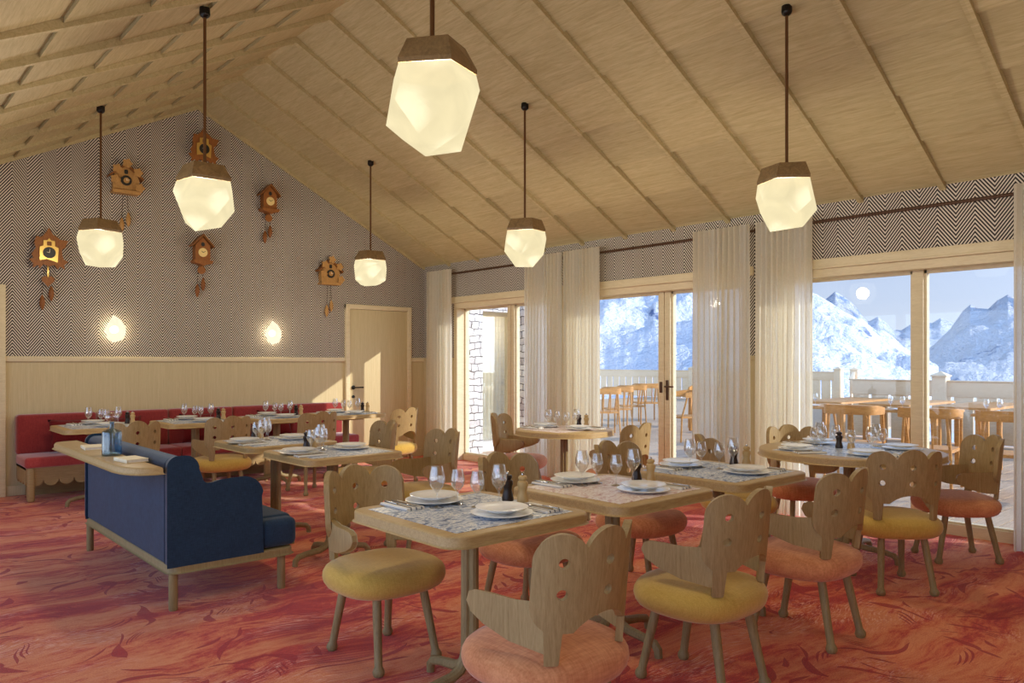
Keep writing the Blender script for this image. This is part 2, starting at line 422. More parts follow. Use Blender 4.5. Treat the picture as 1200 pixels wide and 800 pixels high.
def sheer():
    t = NT('sheer_linen'); col = rgb(250, 246, 234)
    v = t.coord((1, 420, 60)); w = t.noise(v, 1, 2); cc = t.ramp(w, [(.3, rgb(240, 235, 220)), (.7, col)])
    d = t.n('ShaderNodeBsdfDiffuse'); tl = t.n('ShaderNodeBsdfTranslucent'); tr = t.n('ShaderNodeBsdfTransparent')
    t.l(cc, d.inputs[0]); t.l(cc, tl.inputs[0])
    m1 = t.n('ShaderNodeMixShader'); m1.inputs[0].default_value = .60; t.l(d.outputs[0], m1.inputs[1]); t.l(tl.outputs[0], m1.inputs[2])
    m2 = t.n('ShaderNodeMixShader'); m2.inputs[0].default_value = .11; t.l(m1.outputs[0], m2.inputs[1]); t.l(tr.outputs[0], m2.inputs[2]); t.l(m2.outputs[0], t.out.inputs[0]); return t.m
M['sheer'] = sheer()

# ------------------------------------------------------------------ camera (1.42 m eye height)
F_PX = 896.0; YAW = math.atan2(800, 896)
cam = bpy.data.cameras.new('camera'); co = bpy.data.objects.new('camera', cam); COL.objects.link(co)
co.location = (0, 0, 1.42); co.rotation_euler = (rad(90), 0, -YAW)
cam.sensor_width = 36; cam.lens = 36 * F_PX / 1200; cam.shift_y = 24 / 1200; cam.clip_end = 20000; cam.clip_start = .05
sc.camera = co

# ------------------------------------------------------------------ room shell
XW, XL, YB, YF = 6.76, -.7, 9.59, -3.0
XR, ZR, SL = 3.38, 4.565, .503
XO = 6.98                                    # outer face of the window wall
def roof_z(x): return ZR - SL * abs(x - XR)
struct('floor', MB().add(box(XL - .15, XO - .1, YF - .15, YB + .15, -.12, 0)), M['carpet'])
gable = [(XL, 1.48), (XW, 1.48), (XW, roof_z(XW) + .05), (XR, ZR + .05), (XL, roof_z(XL) + .05)]
struct('wall_back', MB().add(prism(gable, YB, YB + .16)), M['herring'], flat=True)
struct('wall_back_panelling', MB().add(box(XL, XW, YB, YB + .16, 0, 1.48)), M['panel_oak'], flat=True)
struct('wall_front', MB().add(prism([(XL, 0), (XW, 0), (XW, roof_z(XW) + .05), (XR, ZR + .05), (XL, roof_z(XL) + .05)], YF - .16, YF)), M['panel_oak'], flat=True)
# left wall behind the camera's shoulder: unseen windows added to let in daylight
struct('wall_left', MB().add(box(XL - .16, XL, YF, YB, 2.35, roof_z(XL) + .1)).add(box(XL - .16, XL, 8.4, YB, 0, 2.35)).add(box(XL - .16, XL, YF, -2.4, 0, 2.35)), M['panel_oak'], flat=True)
for n in range(4):
    ya = -2.4 + 2.7 * n; yb = ya + 2.7
    fw = struct('window_%d' % (7 + n), MB().add(box(XL - .14, XL, ya, ya + .06, 0, 2.35)).add(box(XL - .14, XL, yb - .06, yb, 0, 2.35)).add(box(XL - .14, XL, ya, yb, 2.29, 2.35)).add(box(XL - .14, XL, ya, yb, 0, .06)), M['trim_oak'], flat=True)
    obj('pane', MB().add(box(XL - .08, XL - .072, ya + .06, yb - .06, .06, 2.29)), M['pane'], fw, flat=True)  # glass of the added unseen window
# wainscot cap and foot on the back wall
for n, (a, b) in enumerate(((1.385, 5.405), (6.51, XW))):
    struct('trim_%d' % (n + 1), MB().add(rbox(a, b, YB - .028, YB + .01, 1.425, 1.482, .006)), M['trim_oak'])
    struct('baseboard_back' if n == 0 else 'baseboard_corner', MB().add(rbox(a, b, YB - .022, YB + .01, 0, .11, .005)), M['panel_oak'])
# gable edge trims under the ceiling
for n, (xa, xb) in enumerate(((XL, XR), (XR, XW))):
    za, zb = roof_z(xa), roof_z(xb)
    struct('trim_%d' % (n + 3), MB().add(prism([(xa, za - .045), (xb, zb - .045), (xb, zb + .02), (xa, za + .02)], YB - .03, YB)), M['ceil_oak'], flat=True)
# window wall: piers and band above the openings
OPEN = [(6.61, 8.84), (4.08, 6.31), (1.55, 3.78)]
piers = []
prev = YB
for a, b in OPEN:
    piers.append((b, prev)); prev = a
piers.append((YF, prev))
ZH = 2.30
mb = MB().add(box(XW, XO, YF, YB, ZH, roof_z(XW) + .1))
for a, b in piers: mb.add(box(XW, XO, a, b, 1.48, ZH))
struct('wall_right', mb, M['herring'], flat=True)
for i, (a, b) in enumerate(piers):
    struct('wall_right_panel_%d' % (i + 1), MB().add(box(XW, XO, a, b, 0, 1.45)).add(rbox(XW - .02, XO, a, b, 1.44, 1.482, .005)), M['panel_oak'], flat=True)
# ceiling: lapped boards, each lower edge standing proud of the next board down
STEP = .468
def slope_mesh(sign, xend):
    mb = MB(); k = 0; d = 0.0
    edges = [0.0, .515]
    while edges[-1] < xend: edges.append(edges[-1] + STEP)
    edges[-1] = xend
    for a, b in zip(edges, edges[1:]):
        za, zb = ZR - SL * a + .012, ZR - SL * b - .020
        poly = [(XR + sign * a, za), (XR + sign * b, zb), (XR + sign * b, zb + .10), (XR + sign * a, za + .10)]
        mb.add(prism(poly, YF - .1, YB))
    return mb
struct('ceiling_left', slope_mesh(-1, XR - XL + .05), M['ceil_oak'], flat=True)
struct('ceiling_right', slope_mesh(1, XW - XR + .05), M['ceil_oak'], flat=True)
y = 8.945; k = 5
while y > YF:
    bm_ = MB()
    for s, xe in ((-1, XL), (1, XW)):
        L = abs(xe - XR)
        poly = [(XR, ZR - .048), (xe, ZR - SL * L - .048), (xe, ZR - SL * L + .02), (XR, ZR + .02)]
        bm_.add(prism(poly, y - .024, y + .024))
    struct('trim_%d' % k, bm_, M['ceil_oak'], flat=True); k += 1; y -= .664

# windows -------------------------------------------------------------
MULL = {1: (7.66, 7.80, True), 2: (5.10, 5.26, True), 3: (2.50, 2.59, False)}
for i, (a, b) in enumerate(OPEN, 1):
    fr = MB()
    fr.add(rbox(XW - .03, XW + .02, a - .07, b + .07, 2.285, 2.357, .006))          # head casing
    fr.add(rbox(XW - .045, XW + .06, a - .07, b + .07, 2.268, 2.288, .004))          # ledge
    fr.add(box(XW + .005, XO + .01, a, b, 2.195, 2.30))
    for q0, q1 in ((a, a + .07), (b - .07, b)): fr.add(box(XW + .005, XO + .01, q0, q1, 0, 2.20))
    fr.add(box(XO - .1, XO + .04, a, b, -.02, .088))
    w = struct('window_%d' % i, fr, M['trim_oak'], angle=30)
    m0, m1, two = MULL[i]
    for (c, d) in ((a + .07, m0), (m1, b - .07)):
        s = MB()
        for yy0, yy1 in ((c, c + .02), (d - .02, d)): s.add(box(XO - .075, XO - .02, yy0, yy1, .088, 2.195))
        s.add(box(XO - .075, XO - .02, c, d, 2.17, 2.197)); s.add(box(XO - .075, XO - .02, c, d, .086, .105))
        sh = obj('sash', s, M['trim_oak'], w)
        obj('pane', MB().add(box(XO - .052, XO - .046, c + .02, d - .02, .105, 2.17)), M['pane'], sh, flat=True)
    mm = MB()
    if two:
        h = (m0 + m1) / 2
        mm.add(rbox(XO - .10, XO - .01, m0, h - .004, .086, 2.197, .004)).add(rbox(XO - .10, XO - .01, h + .004, m1, .086, 2.197, .004))
    else: mm.add(rbox(XO - .10, XO - .0, m0, m1, .086, 2.197, .004))
    mu = obj('mullion', mm, M['trim_oak'], w)
    if i == 2:
        hb = MB().add(rbox(XO - .112, XO - .098, m0 + .02, m0 + .055, 1.0, 1.22, .005)).add(rbox(XO - .112, XO - .098, m1 - .055, m1 - .02, 1.08, 1.2, .005))
        hb.add(tube([(XO - .11, m0 + .037, 1.15), (XO - .15, m0 + .037, 1.15), (XO - .155, m0 - .08, 1.15)], .009, 8))
        obj('handle', hb, M['rod'], w)

# doors on the back wall ---------------------------------------------
def door(n, x0, x1, handle_x):
    zt = 2.235
    fr = MB()
    fr.add(rbox(x0, x0 + .065, YB - .045, YB + .03, 0, zt, .006)).add(rbox(x1 - .065, x1, YB - .045, YB + .03, 0, zt, .006)).add(rbox(x0, x1, YB - .044, YB + .03, zt - .065, zt, .006))
    d = struct('door_%d' % n, fr, M['trim_oak'])
    obj('door_leaf', MB().add(rbox(x0 + .068, x1 - .068, YB - .02, YB + .02, .008, zt - .068, .004)), M['panel_oak'], d)
    hx = handle_x
    hb = MB().add(disc(.028, YB - .035, YB - .018, hx, 1.06, 20)).add(tube([(hx, YB - .03, 1.06), (hx, YB - .075, 1.06), (hx + .02, YB - .085, 1.06), (hx + .13, YB - .085, 1.06)], .0095, 8))
    hb.add(disc(.022, YB - .03, YB - .018, hx, .93, 20))
    obj('door_handle', hb, M['black_metal'], d)
door(1, 5.405, 6.51, 5.53)
door(2, .28, 1.385, .42)

# ------------------------------------------------------------------ terrace outside
XD0 = XO
deck = MB()
yy = -6.0
while yy < 20.0:
    deck.add(box(XD0 + .02, 15.25 if yy < 7.2 else 26, yy, yy + .187, -.09, -.045)); yy += .2
struct('terrace_floor', deck, M['deck_wood'], flat=True)
struct('ground_snow', MB().add(box(XD0 - 2, 70, -60, 120, -5.6, -4.5)), snow('snow_ground', rgb(214, 224, 240), .62, .02, 0, .3), flat=True)

def rail(name, p0, p1, label, posts):
    p0 = Vector(p0); p1 = Vector(p1); L = (p1 - p0).length; ang = math.atan2(p1.y - p0.y, p1.x - p0.x)
    r = thing(name, label, 'railing', (p0.x, p0.y, -.045), ang, 'terrace railings')
    obj('top_board', MB().add(rbox(0, L, -.03, .03, .84, 1.11, .01)).add(rbox(0, L, -.05, .05, 1.11, 1.135, .008)), M['pale_rail'], r)
    x = .02; nb = 0
    while x < L - .3 and nb < 60:
        obj('infill_board', MB().add(rbox(x, x + .31, -.012, .012, .03, .86, .004)), M['pale_rail'], r); x += .362; nb += 1
    for px in posts:
        w = .115; pm = MB().add(rbox(px - w, px + w, -w, w, -.1, 1.2, .006))
        pm.add(hull([(px - w - .02, -w - .02, 1.2), (px + w + .02, -w - .02, 1.2), (px + w + .02, w + .02, 1.2), (px - w - .02, w + .02, 1.2), (px - w - .02, -w - .02, 1.225), (px + w + .02, -w - .02, 1.225), (px + w + .02, w + .02, 1.225), (px - w - .02, w + .02, 1.225), (px, 0, 1.30)]))
        obj('post', pm, M['pale_rail'], r)
    return r
rail('terrace_railing', (15, -3.0), (15, 6.75), 'pale timber terrace railing along the edge nearest the windows', (.1, 4.0, 8.15))
rail('terrace_railing', (15.05, 6.8), (25.2, 11.3), 'pale timber railing running outward from the terrace corner', (11.0,))
rail('terrace_railing', (25.6, 11.9), (25.6, 23.0), 'far pale timber railing seen through the middle window', (.1, 6.0))

# stone wing of the building beyond the corner
struct('exterior_wall_stone', MB().add(box(XO + .02, 7.85, 9.5, 10.1, -.1, 3.4)), M['stone'], flat=True)
struct('exterior_pier_stone', MB().add(box(8.76, 9.35, 9.5, 10.3, -.1, 3.4)), M['stone'], flat=True)
struct('exterior_wall_lintel', MB().add(box(7.85, 8.76, 9.6, 10.1, 2.25, 3.4)), M['stone'], flat=True)
struct('exterior_wall_inner', MB().add(box(7.2, 9.6, 10.75, 10.9, -.1, 3.4)), M['plaster'], flat=True)
struct('exterior_floor_slab', MB().add(box(7.85, 8.76, 9.75, 10.75, -.1, .09)), M['white_stone'], flat=True)
struct('exterior_sill_stone', MB().add(rbox(7.80, 8.74, 9.62, 9.84, -.06, .11, .01)), M['white_stone'])
wd = struct('window_6', MB().add(box(7.86, 7.92, 9.84, 9.93, .1, 2.26)).add(box(8.69, 8.76, 9.84, 9.93, .1, 2.26)).add(box(7.86, 8.76, 9.84, 9.93, 2.19, 2.26)), M['trim_oak'], flat=True)
obj('pane', MB().add(box(7.92, 8.69, 9.88, 9.888, .11, 2.19)), M['wing_pane'], wd, flat=True)
obj('handle', MB().add(tube([(8.72, 9.84, 1.0), (8.72, 9.79, 1.0), (8.72, 9.79, 1.12), (8.72, 9.84, 1.12)], .01, 6)), M['rod'], wd)

# mountains: one relief per ridge, each at its own distance ------------
def pix_az(u): return math.atan2((u - 600) / F_PX, 1)
def mountain(name, sky, dist, base_z, depth, mat, rough, seed, nu=150, nr=46):
    """sky: (u, v) skyline points of the ridge; u gives the bearing, v the height angle at DIST"""
    sky = sorted(sky)
    def crest(u):
        for (a, va), (b, vb) in zip(sky, sky[1:]):
            if a <= u <= b:
                t = (u - a) / (b - a); return va + (vb - va) * t
        return sky[0][1] if u < sky[0][0] else sky[-1][1]
    def smooth(u): return sum(crest(u + k * 9) for k in range(-8, 9)) / 17.0
    v = []; f = []
    u0, u1 = sky[0][0], sky[-1][0]
    for i in range(nu + 1):
        u = u0 + (u1 - u0) * i / nu
        az = pix_az(u) + YAW                                       # bearing from +Y towards +X
        for j in range(nr + 1):
            t = j / nr
            rr = dist * (1 - depth * (1 - t)) if t <= .8 else dist * (1 - depth * .2) + dist * depth * 1.2 * (t - .8)
            tt = t / .8
            hc = (424 - crest(u)) / F_PX * dist * math.cos(az - YAW) ** -1 * .985 + 1.42
            hs = (424 - smooth(u)) / F_PX * dist + 1.42
            kk = min(tt, 1.0) ** 2.5; hc = hs * (1 - kk) + hc * kk
            s = tt ** 1.25 if tt <= 1 else max(0, 1 - (tt - 1) * 3.2)
            p = Vector((rr * math.sin(az), rr * math.cos(az), 0))
            q = p / dist * 9 + Vector((seed, seed * 1.7, 0))
            nz = noise.fractal(q, .85, 2.1, 8) * .6 + (noise.ridged_multi_fractal(q * .8 + Vector((0, 0, noise.noise(q) * .5)), .95, 2.1, 7, 1.0, 2.0) - 1.0) * .5
            z = base_z + (hc - base_z) * s + nz * rough * dist * math.sin(PI * min(tt, 1.0) * .93) * (.35 if tt > .9 else 1)
            v.append((p.x, p.y, z))
    for i in range(nu):
        for j in range(nr):
            a = i * (nr + 1) + j; f.append((a, a + nr + 1, a + nr + 2, a + 1))
    o = struct(name, MB().add((v, f)), mat, angle=180)
    return o
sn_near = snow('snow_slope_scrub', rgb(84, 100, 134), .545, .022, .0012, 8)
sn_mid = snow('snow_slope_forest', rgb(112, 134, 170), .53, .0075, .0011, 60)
sn_far = snow('snow_far_peaks', rgb(150, 170, 202), .53, .0035, 0, 120)  # hazy distance painted into the bluish rock colour
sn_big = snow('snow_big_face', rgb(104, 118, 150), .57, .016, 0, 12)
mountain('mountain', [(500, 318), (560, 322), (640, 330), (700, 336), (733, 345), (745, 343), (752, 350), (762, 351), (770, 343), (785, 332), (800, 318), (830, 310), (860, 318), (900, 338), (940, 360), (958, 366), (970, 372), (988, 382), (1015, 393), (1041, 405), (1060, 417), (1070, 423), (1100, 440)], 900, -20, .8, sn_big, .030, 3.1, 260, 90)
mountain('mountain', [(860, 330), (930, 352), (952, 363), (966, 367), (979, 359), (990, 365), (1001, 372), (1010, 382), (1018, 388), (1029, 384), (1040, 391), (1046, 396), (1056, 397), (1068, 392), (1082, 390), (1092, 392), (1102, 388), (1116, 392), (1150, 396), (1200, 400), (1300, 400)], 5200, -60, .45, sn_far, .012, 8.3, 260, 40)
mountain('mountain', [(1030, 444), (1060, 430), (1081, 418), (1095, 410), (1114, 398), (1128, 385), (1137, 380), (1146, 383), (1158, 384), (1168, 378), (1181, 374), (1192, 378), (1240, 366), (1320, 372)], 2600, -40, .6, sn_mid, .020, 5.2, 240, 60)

# ------------------------------------------------------------------ curtains and rod
def curtain(y0, y1, label, n_fold, seed):
    rnd = random.Random(seed); NY, NZ = 140, 26; X0 = 6.60
    ph = [rnd.uniform(-.6, .6) for _ in range(n_fold + 2)]; am = [rnd.uniform(.7, 1.25) for _ in range(n_fold + 2)]
    v = []; f = []
    for j in range(NZ + 1):
        z = .012 + 2.735 * j / NZ; tz = j / NZ
        for i in range(NY + 1):
            t = i / NY; q = t * n_fold; k = int(q)
            a = .042 * am[k] * (1 - .35 * tz)
            x = X0 + a * math.sin(2 * PI * q + ph[k] * (1 - tz) * .6) + .012 * math.sin(5.3 * q + seed) + .010 * (1 - tz) * math.sin(2.2 * q + seed * 2)
            sh = (1 - tz) * .03 * math.sin(t * PI * 3 + seed)
            y = y0 + (y1 - y0) * t + .010 * math.sin(4 * PI * q + .8) + sh * math.sin(PI * t)
            v.append((x, y, z))
    for j in range(NZ):
        for i in range(NY):
            a = j * (NY + 1) + i; f.append((a, a + 1, a + NY + 2, a + NY + 1))
    c = obj('curtain', MB().add((v, f)), M['sheer'], angle=180)
    tag(c, label, 'curtain', 'sheer curtains'); return c
curtain(8.72, 9.27, 'sheer white curtain hanging in the corner beside the wooden door', 9, 1)
curtain(6.50, 7.14, 'sheer white curtain closing the near side of the window beside the stone wall', 11, 2)
curtain(5.89, 6.45, 'sheer white curtain behind the small round table', 11, 3)
curtain(3.96, 4.60, 'sheer white curtain at the near side of the middle window', 11, 4)
curtain(3.34, 3.90, 'sheer white curtain behind the large round table', 10, 5)
curtain(1.10, 1.76, 'sheer white curtain cut by the edge of the photo', 11, 6)
rodo = thing('curtain_rod', 'long thin brown curtain rod above all the windows', 'curtain rod', (6.682, 0, 2.69))
obj('pole', MB().add(tube([(0, -2.9, 0), (0, 9.25, 0)], .0135, 10)), M['rod'], rodo)
for yb in (9.1, 6.46, 3.93, 1.4):
    obj('bracket', MB().add(tube([(0, yb, 0), (.075, yb, 0)], .009, 8)).add(rbox(.055, .077, yb - .02, yb + .02, -.04, .04, .004)), M['rod'], rodo)
wc = MB(); v = []; f = []
for j in range(9):
    for i in range(101):
        t = i / 100; v.append((7.93 + .76 * t, 9.94 + .03 * math.sin(2 * PI * t * 9) + .012 * math.sin(t * 23), .11 + 2.3 * j / 8))
for j in range(8):
    for i in range(100):
        a = j * 101 + i; f.append((a, a + 1, a + 102, a + 101))
wl = bpy.data.lights.new('wing_fill_light', 'POINT'); wl.energy = 18; wl.color = (1, .9, .75); wl.shadow_soft_size = .1  # added light, brightens the wing curtain from behind; no fixture
wlo = bpy.data.objects.new('wing_fill_light', wl); COL.objects.link(wlo); wlo.location = (8.3, 10.4, 2.0)
tag(obj('curtain', MB().add((v, f)), M['sheer'], angle=180), 'white curtain drawn behind the glass door of the stone wing', 'curtain')

# ------------------------------------------------------------------ pendants and sconces
def pendant_meshes(seed):
    rnd = random.Random(seed)
    n = 5; off = rnd.uniform(0, 1)
    seam = []; top = []; low = []; mid = []
    for k in range(n):
        a = 2 * PI * (k + off) / n + rnd.uniform(-.14, .14); r = .185 * rnd.uniform(.93, 1.06)
        seam.append((r * math.cos(a), r * math.sin(a))); 
        q = rnd.uniform(.72, .86); top.append((seam[-1][0] * q, seam[-1][1] * q))
    cap = hull([(x, y, .315) for x, y in seam] + [(x * 1.01, y * 1.01, .335) for x, y in seam] + [(x, y, .425) for x, y in top])
    pts = [(x * .985, y * .985, .3135) for x, y in seam]
    for k in range(n):
        a = math.atan2(seam[k][1], seam[k][0]); b = a + PI / n * rnd.uniform(.85, 1.15)
        pts.append((.200 * math.cos(a), .200 * math.sin(a), .235 + rnd.uniform(-.02, .02)))
        pts.append((.192 * math.cos(b), .192 * math.sin(b), .125 + rnd.uniform(-.04, .02)))
    for k in range(4):
        a = PI / 2 * k + off * 3 + rnd.uniform(-.2, .2); pts.append((.125 * math.cos(a), .125 * math.sin(a), rnd.choice((0, .0, .03))))
    return cap, hull(pts)
PEND = [(1.89, 2.62, 'large milky faceted pendant lamp hanging nearest the camera', 3, 0.3), (4.83, 2.62, 'milky faceted pendant lamp hanging above the large round table', 5, 1.2),
        (1.89, 5.23, 'milky faceted pendant lamp hanging in front of the topmost clock', 4, 2.5), (4.83, 5.23, 'milky faceted pendant lamp in the middle, near the small round table', 6, .8),
        (1.89, -.05, 'added milky faceted pendant lamp, unseen above the camera', 7, 1.9), (4.83, -.05, 'added milky faceted pendant lamp, unseen beyond the frame on the window side', 8, 1.0),  # two unseen lamps added to brighten the front of the room
        (1.89, 7.88, 'milky faceted pendant lamp at far left between two clocks', 9, .1), (4.83, 7.95, 'milky faceted pendant lamp hanging in front of the wooden door corner', 12, 2.2)]
PW = 230
for (x, y, lab, sd, rz) in PEND:
    zc = 2.315; ztop = roof_z(x) - .02
    t = thing('pendant_lamp', lab, 'pendant lamp', (x, y, zc), rz, 'faceted pendant lamps')
    cap, sh = pendant_meshes(sd)
    obj('lamp_cap', MB().add(cap), M['bronze'], t, flat=True)
    obj('lamp_shade', MB().add(sh), M['shade'], t, flat=True)
    obj('rod', MB().add(tube([(0, 0, .42), (0, 0, ztop - zc)], .0105, 8)), M['pend_rod'], t)
    obj('ceiling_mount', MB().add(lathe([(0, ztop - zc + .01), (.034, ztop - zc + .01), (.036, ztop - zc - .03), (.03, ztop - zc - .045), (.016, ztop - zc - .055), (0, ztop - zc - .055)], 16)), M['black_metal'], t)
    l = bpy.data.lights.new('lamp_bulb', 'POINT'); l.energy = PW * (.55 if y < 0 else 1); l.color = (1, .93, .80); l.shadow_soft_size = .09
    lo = bpy.data.objects.new('lamp_bulb', l); COL.objects.link(lo); lo.location = (0, 0, .17); lo.parent = t
for (x, z, lab, sd) in ((2.435, 1.79, 'glowing faceted wall lamp nearer the left corner of the red bench', 2), (4.33, 1.795, 'glowing faceted wall lamp nearer the wooden door', 8)):
    rnd = random.Random(sd); t = thing('wall_lamp', lab, 'wall lamp', (x, YB, z), 0, 'faceted wall lamps')
    pts = [(-.02, -.07, .165), (.06, -.06, .11), (.115, -.05, .03), (.11, -.05, -.06), (.07, -.07, -.12), (-.03, -.07, -.15), (-.075, -.05, -.1), (-.11, -.05, -.01), (-.08, -.06, .06), (0, -.13, .03), (.03, -.125, -.06), (-.05, -.115, -.04)]
    pts += [(px * .8, -.02, pz * .8) for px, py, pz in pts[:9]]
    obj('lamp_glass', MB().add(hull(pts)), M['sconce'], t, flat=True)
    obj('wall_plate', MB().add(disc(.05, -.022, -.001, 0, 0, 20)), M['bronze'], t)
    l = bpy.data.lights.new('lamp_bulb', 'POINT'); l.energy = 22; l.color = (1, .85, .6); l.shadow_soft_size = .04
    lo = bpy.data.objects.new('lamp_bulb', l); COL.objects.link(lo); lo.location = (0, -.07, 0); lo.parent = t

# ------------------------------------------------------------------ cuckoo clocks (front faces -y, back at y=0)
CONE = [(0, .075), (.006, .073), (.012, .06), (.022, .03), (.027, 0), (.026, -.03), (.018, -.06), (.006, -.085), (0, -.09)]
def cones(t, spots, z_top, mat):
    for (x, z) in spots:
        w = obj('pine_cone_weight', MB().add(lathe(CONE, 10), Matrix.Translation((x, -.055, z))), M['cone'] if mat == 'dark' else M['clock_pale'], t)
        obj('chain', MB().add(tube([(x, -.055, z + .07), (x * .6, -.055, z_top)], .003, 5)), M['rod'], w)
def hands(t, r, mat, zc, y, a1, a2):
    mb = MB()
    for a, L in ((a1, r * .55), (a2, r * .8)):
        s, c = math.sin(a), math.cos(a); w = .0035
        mb.add(prism([(-w * c, zc + w * s), (w * c, zc - w * s), (L * s + w * c * .4, zc + L * c - w * s * .4), (L * s - w * c * .4, zc + L * c + w * s * .4)], y - .002, y))
    return mb
def clock_house(x, z, lab, grp):
    t = thing('cuckoo_clock', lab, 'clock', (x, YB, z), 0, grp)
    body = [(-.085, -.11), (.085, -.11), (.085, .09), (0, .185), (-.085, .09)]
    obj('case', MB().add(bprism(body, -.12, -.002, r=.004)), M['clock_dark'], t)
    rf = MB()
    for s in (-1, 1): rf.add(prism([(0, .225), (s * .13, .085), (s * .13, .066), (0, .20)], -.155, -.001))
    obj('roof', rf, M['clock_roof'], t, flat=True)
    obj('base_ledge', MB().add(bprism([(-.115, -.10), (.115, -.10), (.10, -.13), (.04, -.14), (0, -.165), (-.04, -.14), (-.10, -.13)], -.15, -.001, r=.004)), M['clock_dark'], t)
    obj('bird_door', MB().add(prism(rrect(-.02, .02, .075, .125, .018, 4), -.124, -.119)), M['dial_dark'], t)
    d = obj('dial', MB().add(disc(.054, -.128, -.119, 0, 0)), M['dial_cream'], t)
    obj('clock_hands', hands(t, .05, None, 0, -.1285, rad(-50), rad(60)), M['dial_dark'], d, flat=True)
    p = obj('pendulum', MB().add(disc(.048, -.075, -.065, 0, -.21, 24)).add(tube([(0, -.07, -.13), (0, -.07, -.17)], .004, 6)), M['clock_dark'], t)
    cones(t, [(-.045, -.455), (.025, -.375)], -.14, 'dark')
def clock_flower(x, z, lab, grp):
    t = thing('cuckoo_clock', lab, 'clock', (x, YB, z), 0, grp)
    body = [(-.13, -.125), (.13, -.125), (.135, .02), (.10, .10), (0, .165), (-.10, .10), (-.135, .02)]
    obj('case', MB().add(bprism(body, -.10, -.002, r=.006)), M['clock_pale'], t)
    obj('base_ledge', MB().add(bprism(rrect(-.145, .145, -.15, -.118, .012, 3), -.13, -.001, r=.004)), M['clock_pale'], t)
    rf = MB()
    for s in (-1, 1): rf.add(prism([(0, .20), (s * .18, .045), (s * .18, .02), (0, .168)], -.13, -.001))
    obj('roof', rf, M['clock_roof'], t, flat=True)
    for (fx, fz) in ((0, .19), (-.105, .115), (.115, .10), (-.125, -.01), (.135, -.075)):
        q = []
        for k in range(20):
            a = 2 * PI * k / 20; r = .042 * (1 + .22 * math.cos(5 * a)); q.append((fx + r * math.cos(a), fz + r * math.sin(a)))
        obj('flower', MB().add(bprism(q, -.15, -.125, r=.005)), M['clock_pale'], t)
    obj('bird_door', MB().add(prism(rrect(-.02, .02, .075, .125, .012, 3), -.104, -.099)), M['dial_dark'], t)
    d = obj('dial', MB().add(disc(.058, -.112, -.099, 0, 0)), M['dial_dark'], t)
    obj('dial_centre', MB().add(disc(.032, -.114, -.111, 0, 0)), M['clock_pale'], d)
    obj('clock_hands', hands(t, .05, None, 0, -.116, rad(10), rad(75)), M['cream'], d, flat=True)
    cones(t, [(-.035, -.50), (.035, -.43)], -.14, 'pale')
def clock_ornate(x, z, lab, grp):
    t = thing('cuckoo_clock', lab, 'clock', (x, YB, z), 0, grp)
    obj('case', MB().add(bprism([(-.095, -.12), (.095, -.12), (.10, .10), (0, .19), (-.10, .10)], -.10, -.002, r=.004)), M['clock_dark'], t)
    leaf = [(0, .255), (.035, .19), (.075, .165), (.105, .14), (.175, .135), (.15, .07), (.115, .04), (.12, -.02), (.135, -.07), (.175, -.09), (.14, -.125), (.145, -.165), (.10, -.135), (.085, -.17), (.055, -.125),
            (0, -.145), (-.055, -.125), (-.085, -.17), (-.10, -.135), (-.145, -.165), (-.14, -.125), (-.175, -.09), (-.135, -.07), (-.155, -.03), (-.115, .04), (-.13, .09), (-.115, .16), (-.075, .15), (-.035, .19)]
    obj('carved_leaves', MB().add(bprism(leaf, -.125, -.10, r=.006)), M['clock_dark'], t)
    obj('gold_plate', MB().add(bprism([(-.085, -.085), (-.02, -.07), (.03, -.085), (.075, -.10), (.085, .05), (.05, .065), (.05, .12), (.015, .125), (0, .145), (-.015, .125), (-.05, .12), (-.05, .065), (-.085, .05)], -.14, -.124, r=.004)), M['gold'], t)
    obj('bird_door', MB().add(prism(rrect(-.022, .022, .07, .115, .008, 3), -.144, -.139)), M['clock_roof'], t)
    d = obj('dial', MB().add(disc(.06, -.15, -.139, 0, -.005)), M['dial_dark'], t)
    obj('clock_hands', hands(t, .05, None, -.005, -.1515, rad(-80), rad(5)), M['cream'], d, flat=True)
    h = [(0, -.36), (.055, -.30), (.055, -.275), (.03, -.255), (0, -.27), (-.03, -.255), (-.055, -.275), (-.055, -.30)]
    p = obj('pendulum', MB().add(bprism(h, -.085, -.07, r=.005)), M['clock_dark'], t)
    obj('pendulum_rod', MB().add(rbox(-.009, .009, -.083, -.075, -.27, -.13, .002)), M['gold'], p)
    cones(t, [(-.05, -.53), (.035, -.43)], -.14, 'dark')
clock_ornate(1.765, 2.60, 'dark carved cuckoo clock with gold dial plate at far left of the wall', 'carved cuckoo clocks')
clock_flower(2.54, 3.50, 'honey coloured cuckoo clock with flowers, upper left on the wall', 'flowered cuckoo clocks')
clock_ornate(3.41, 4.02, 'dark carved cuckoo clock highest under the gable peak, behind a lamp', 'carved cuckoo clocks')
clock_house(3.40, 2.755, 'brown house-shaped cuckoo clock with cream dial, lower one below a lamp', 'house cuckoo clocks')
clock_house(4.26, 3.50, 'brown house-shaped cuckoo clock with cream dial, upper one to the right', 'house cuckoo clocks')
clock_flower(5.135, 2.63, 'honey coloured cuckoo clock with flowers, just above the wooden door', 'flowered cuckoo clocks')

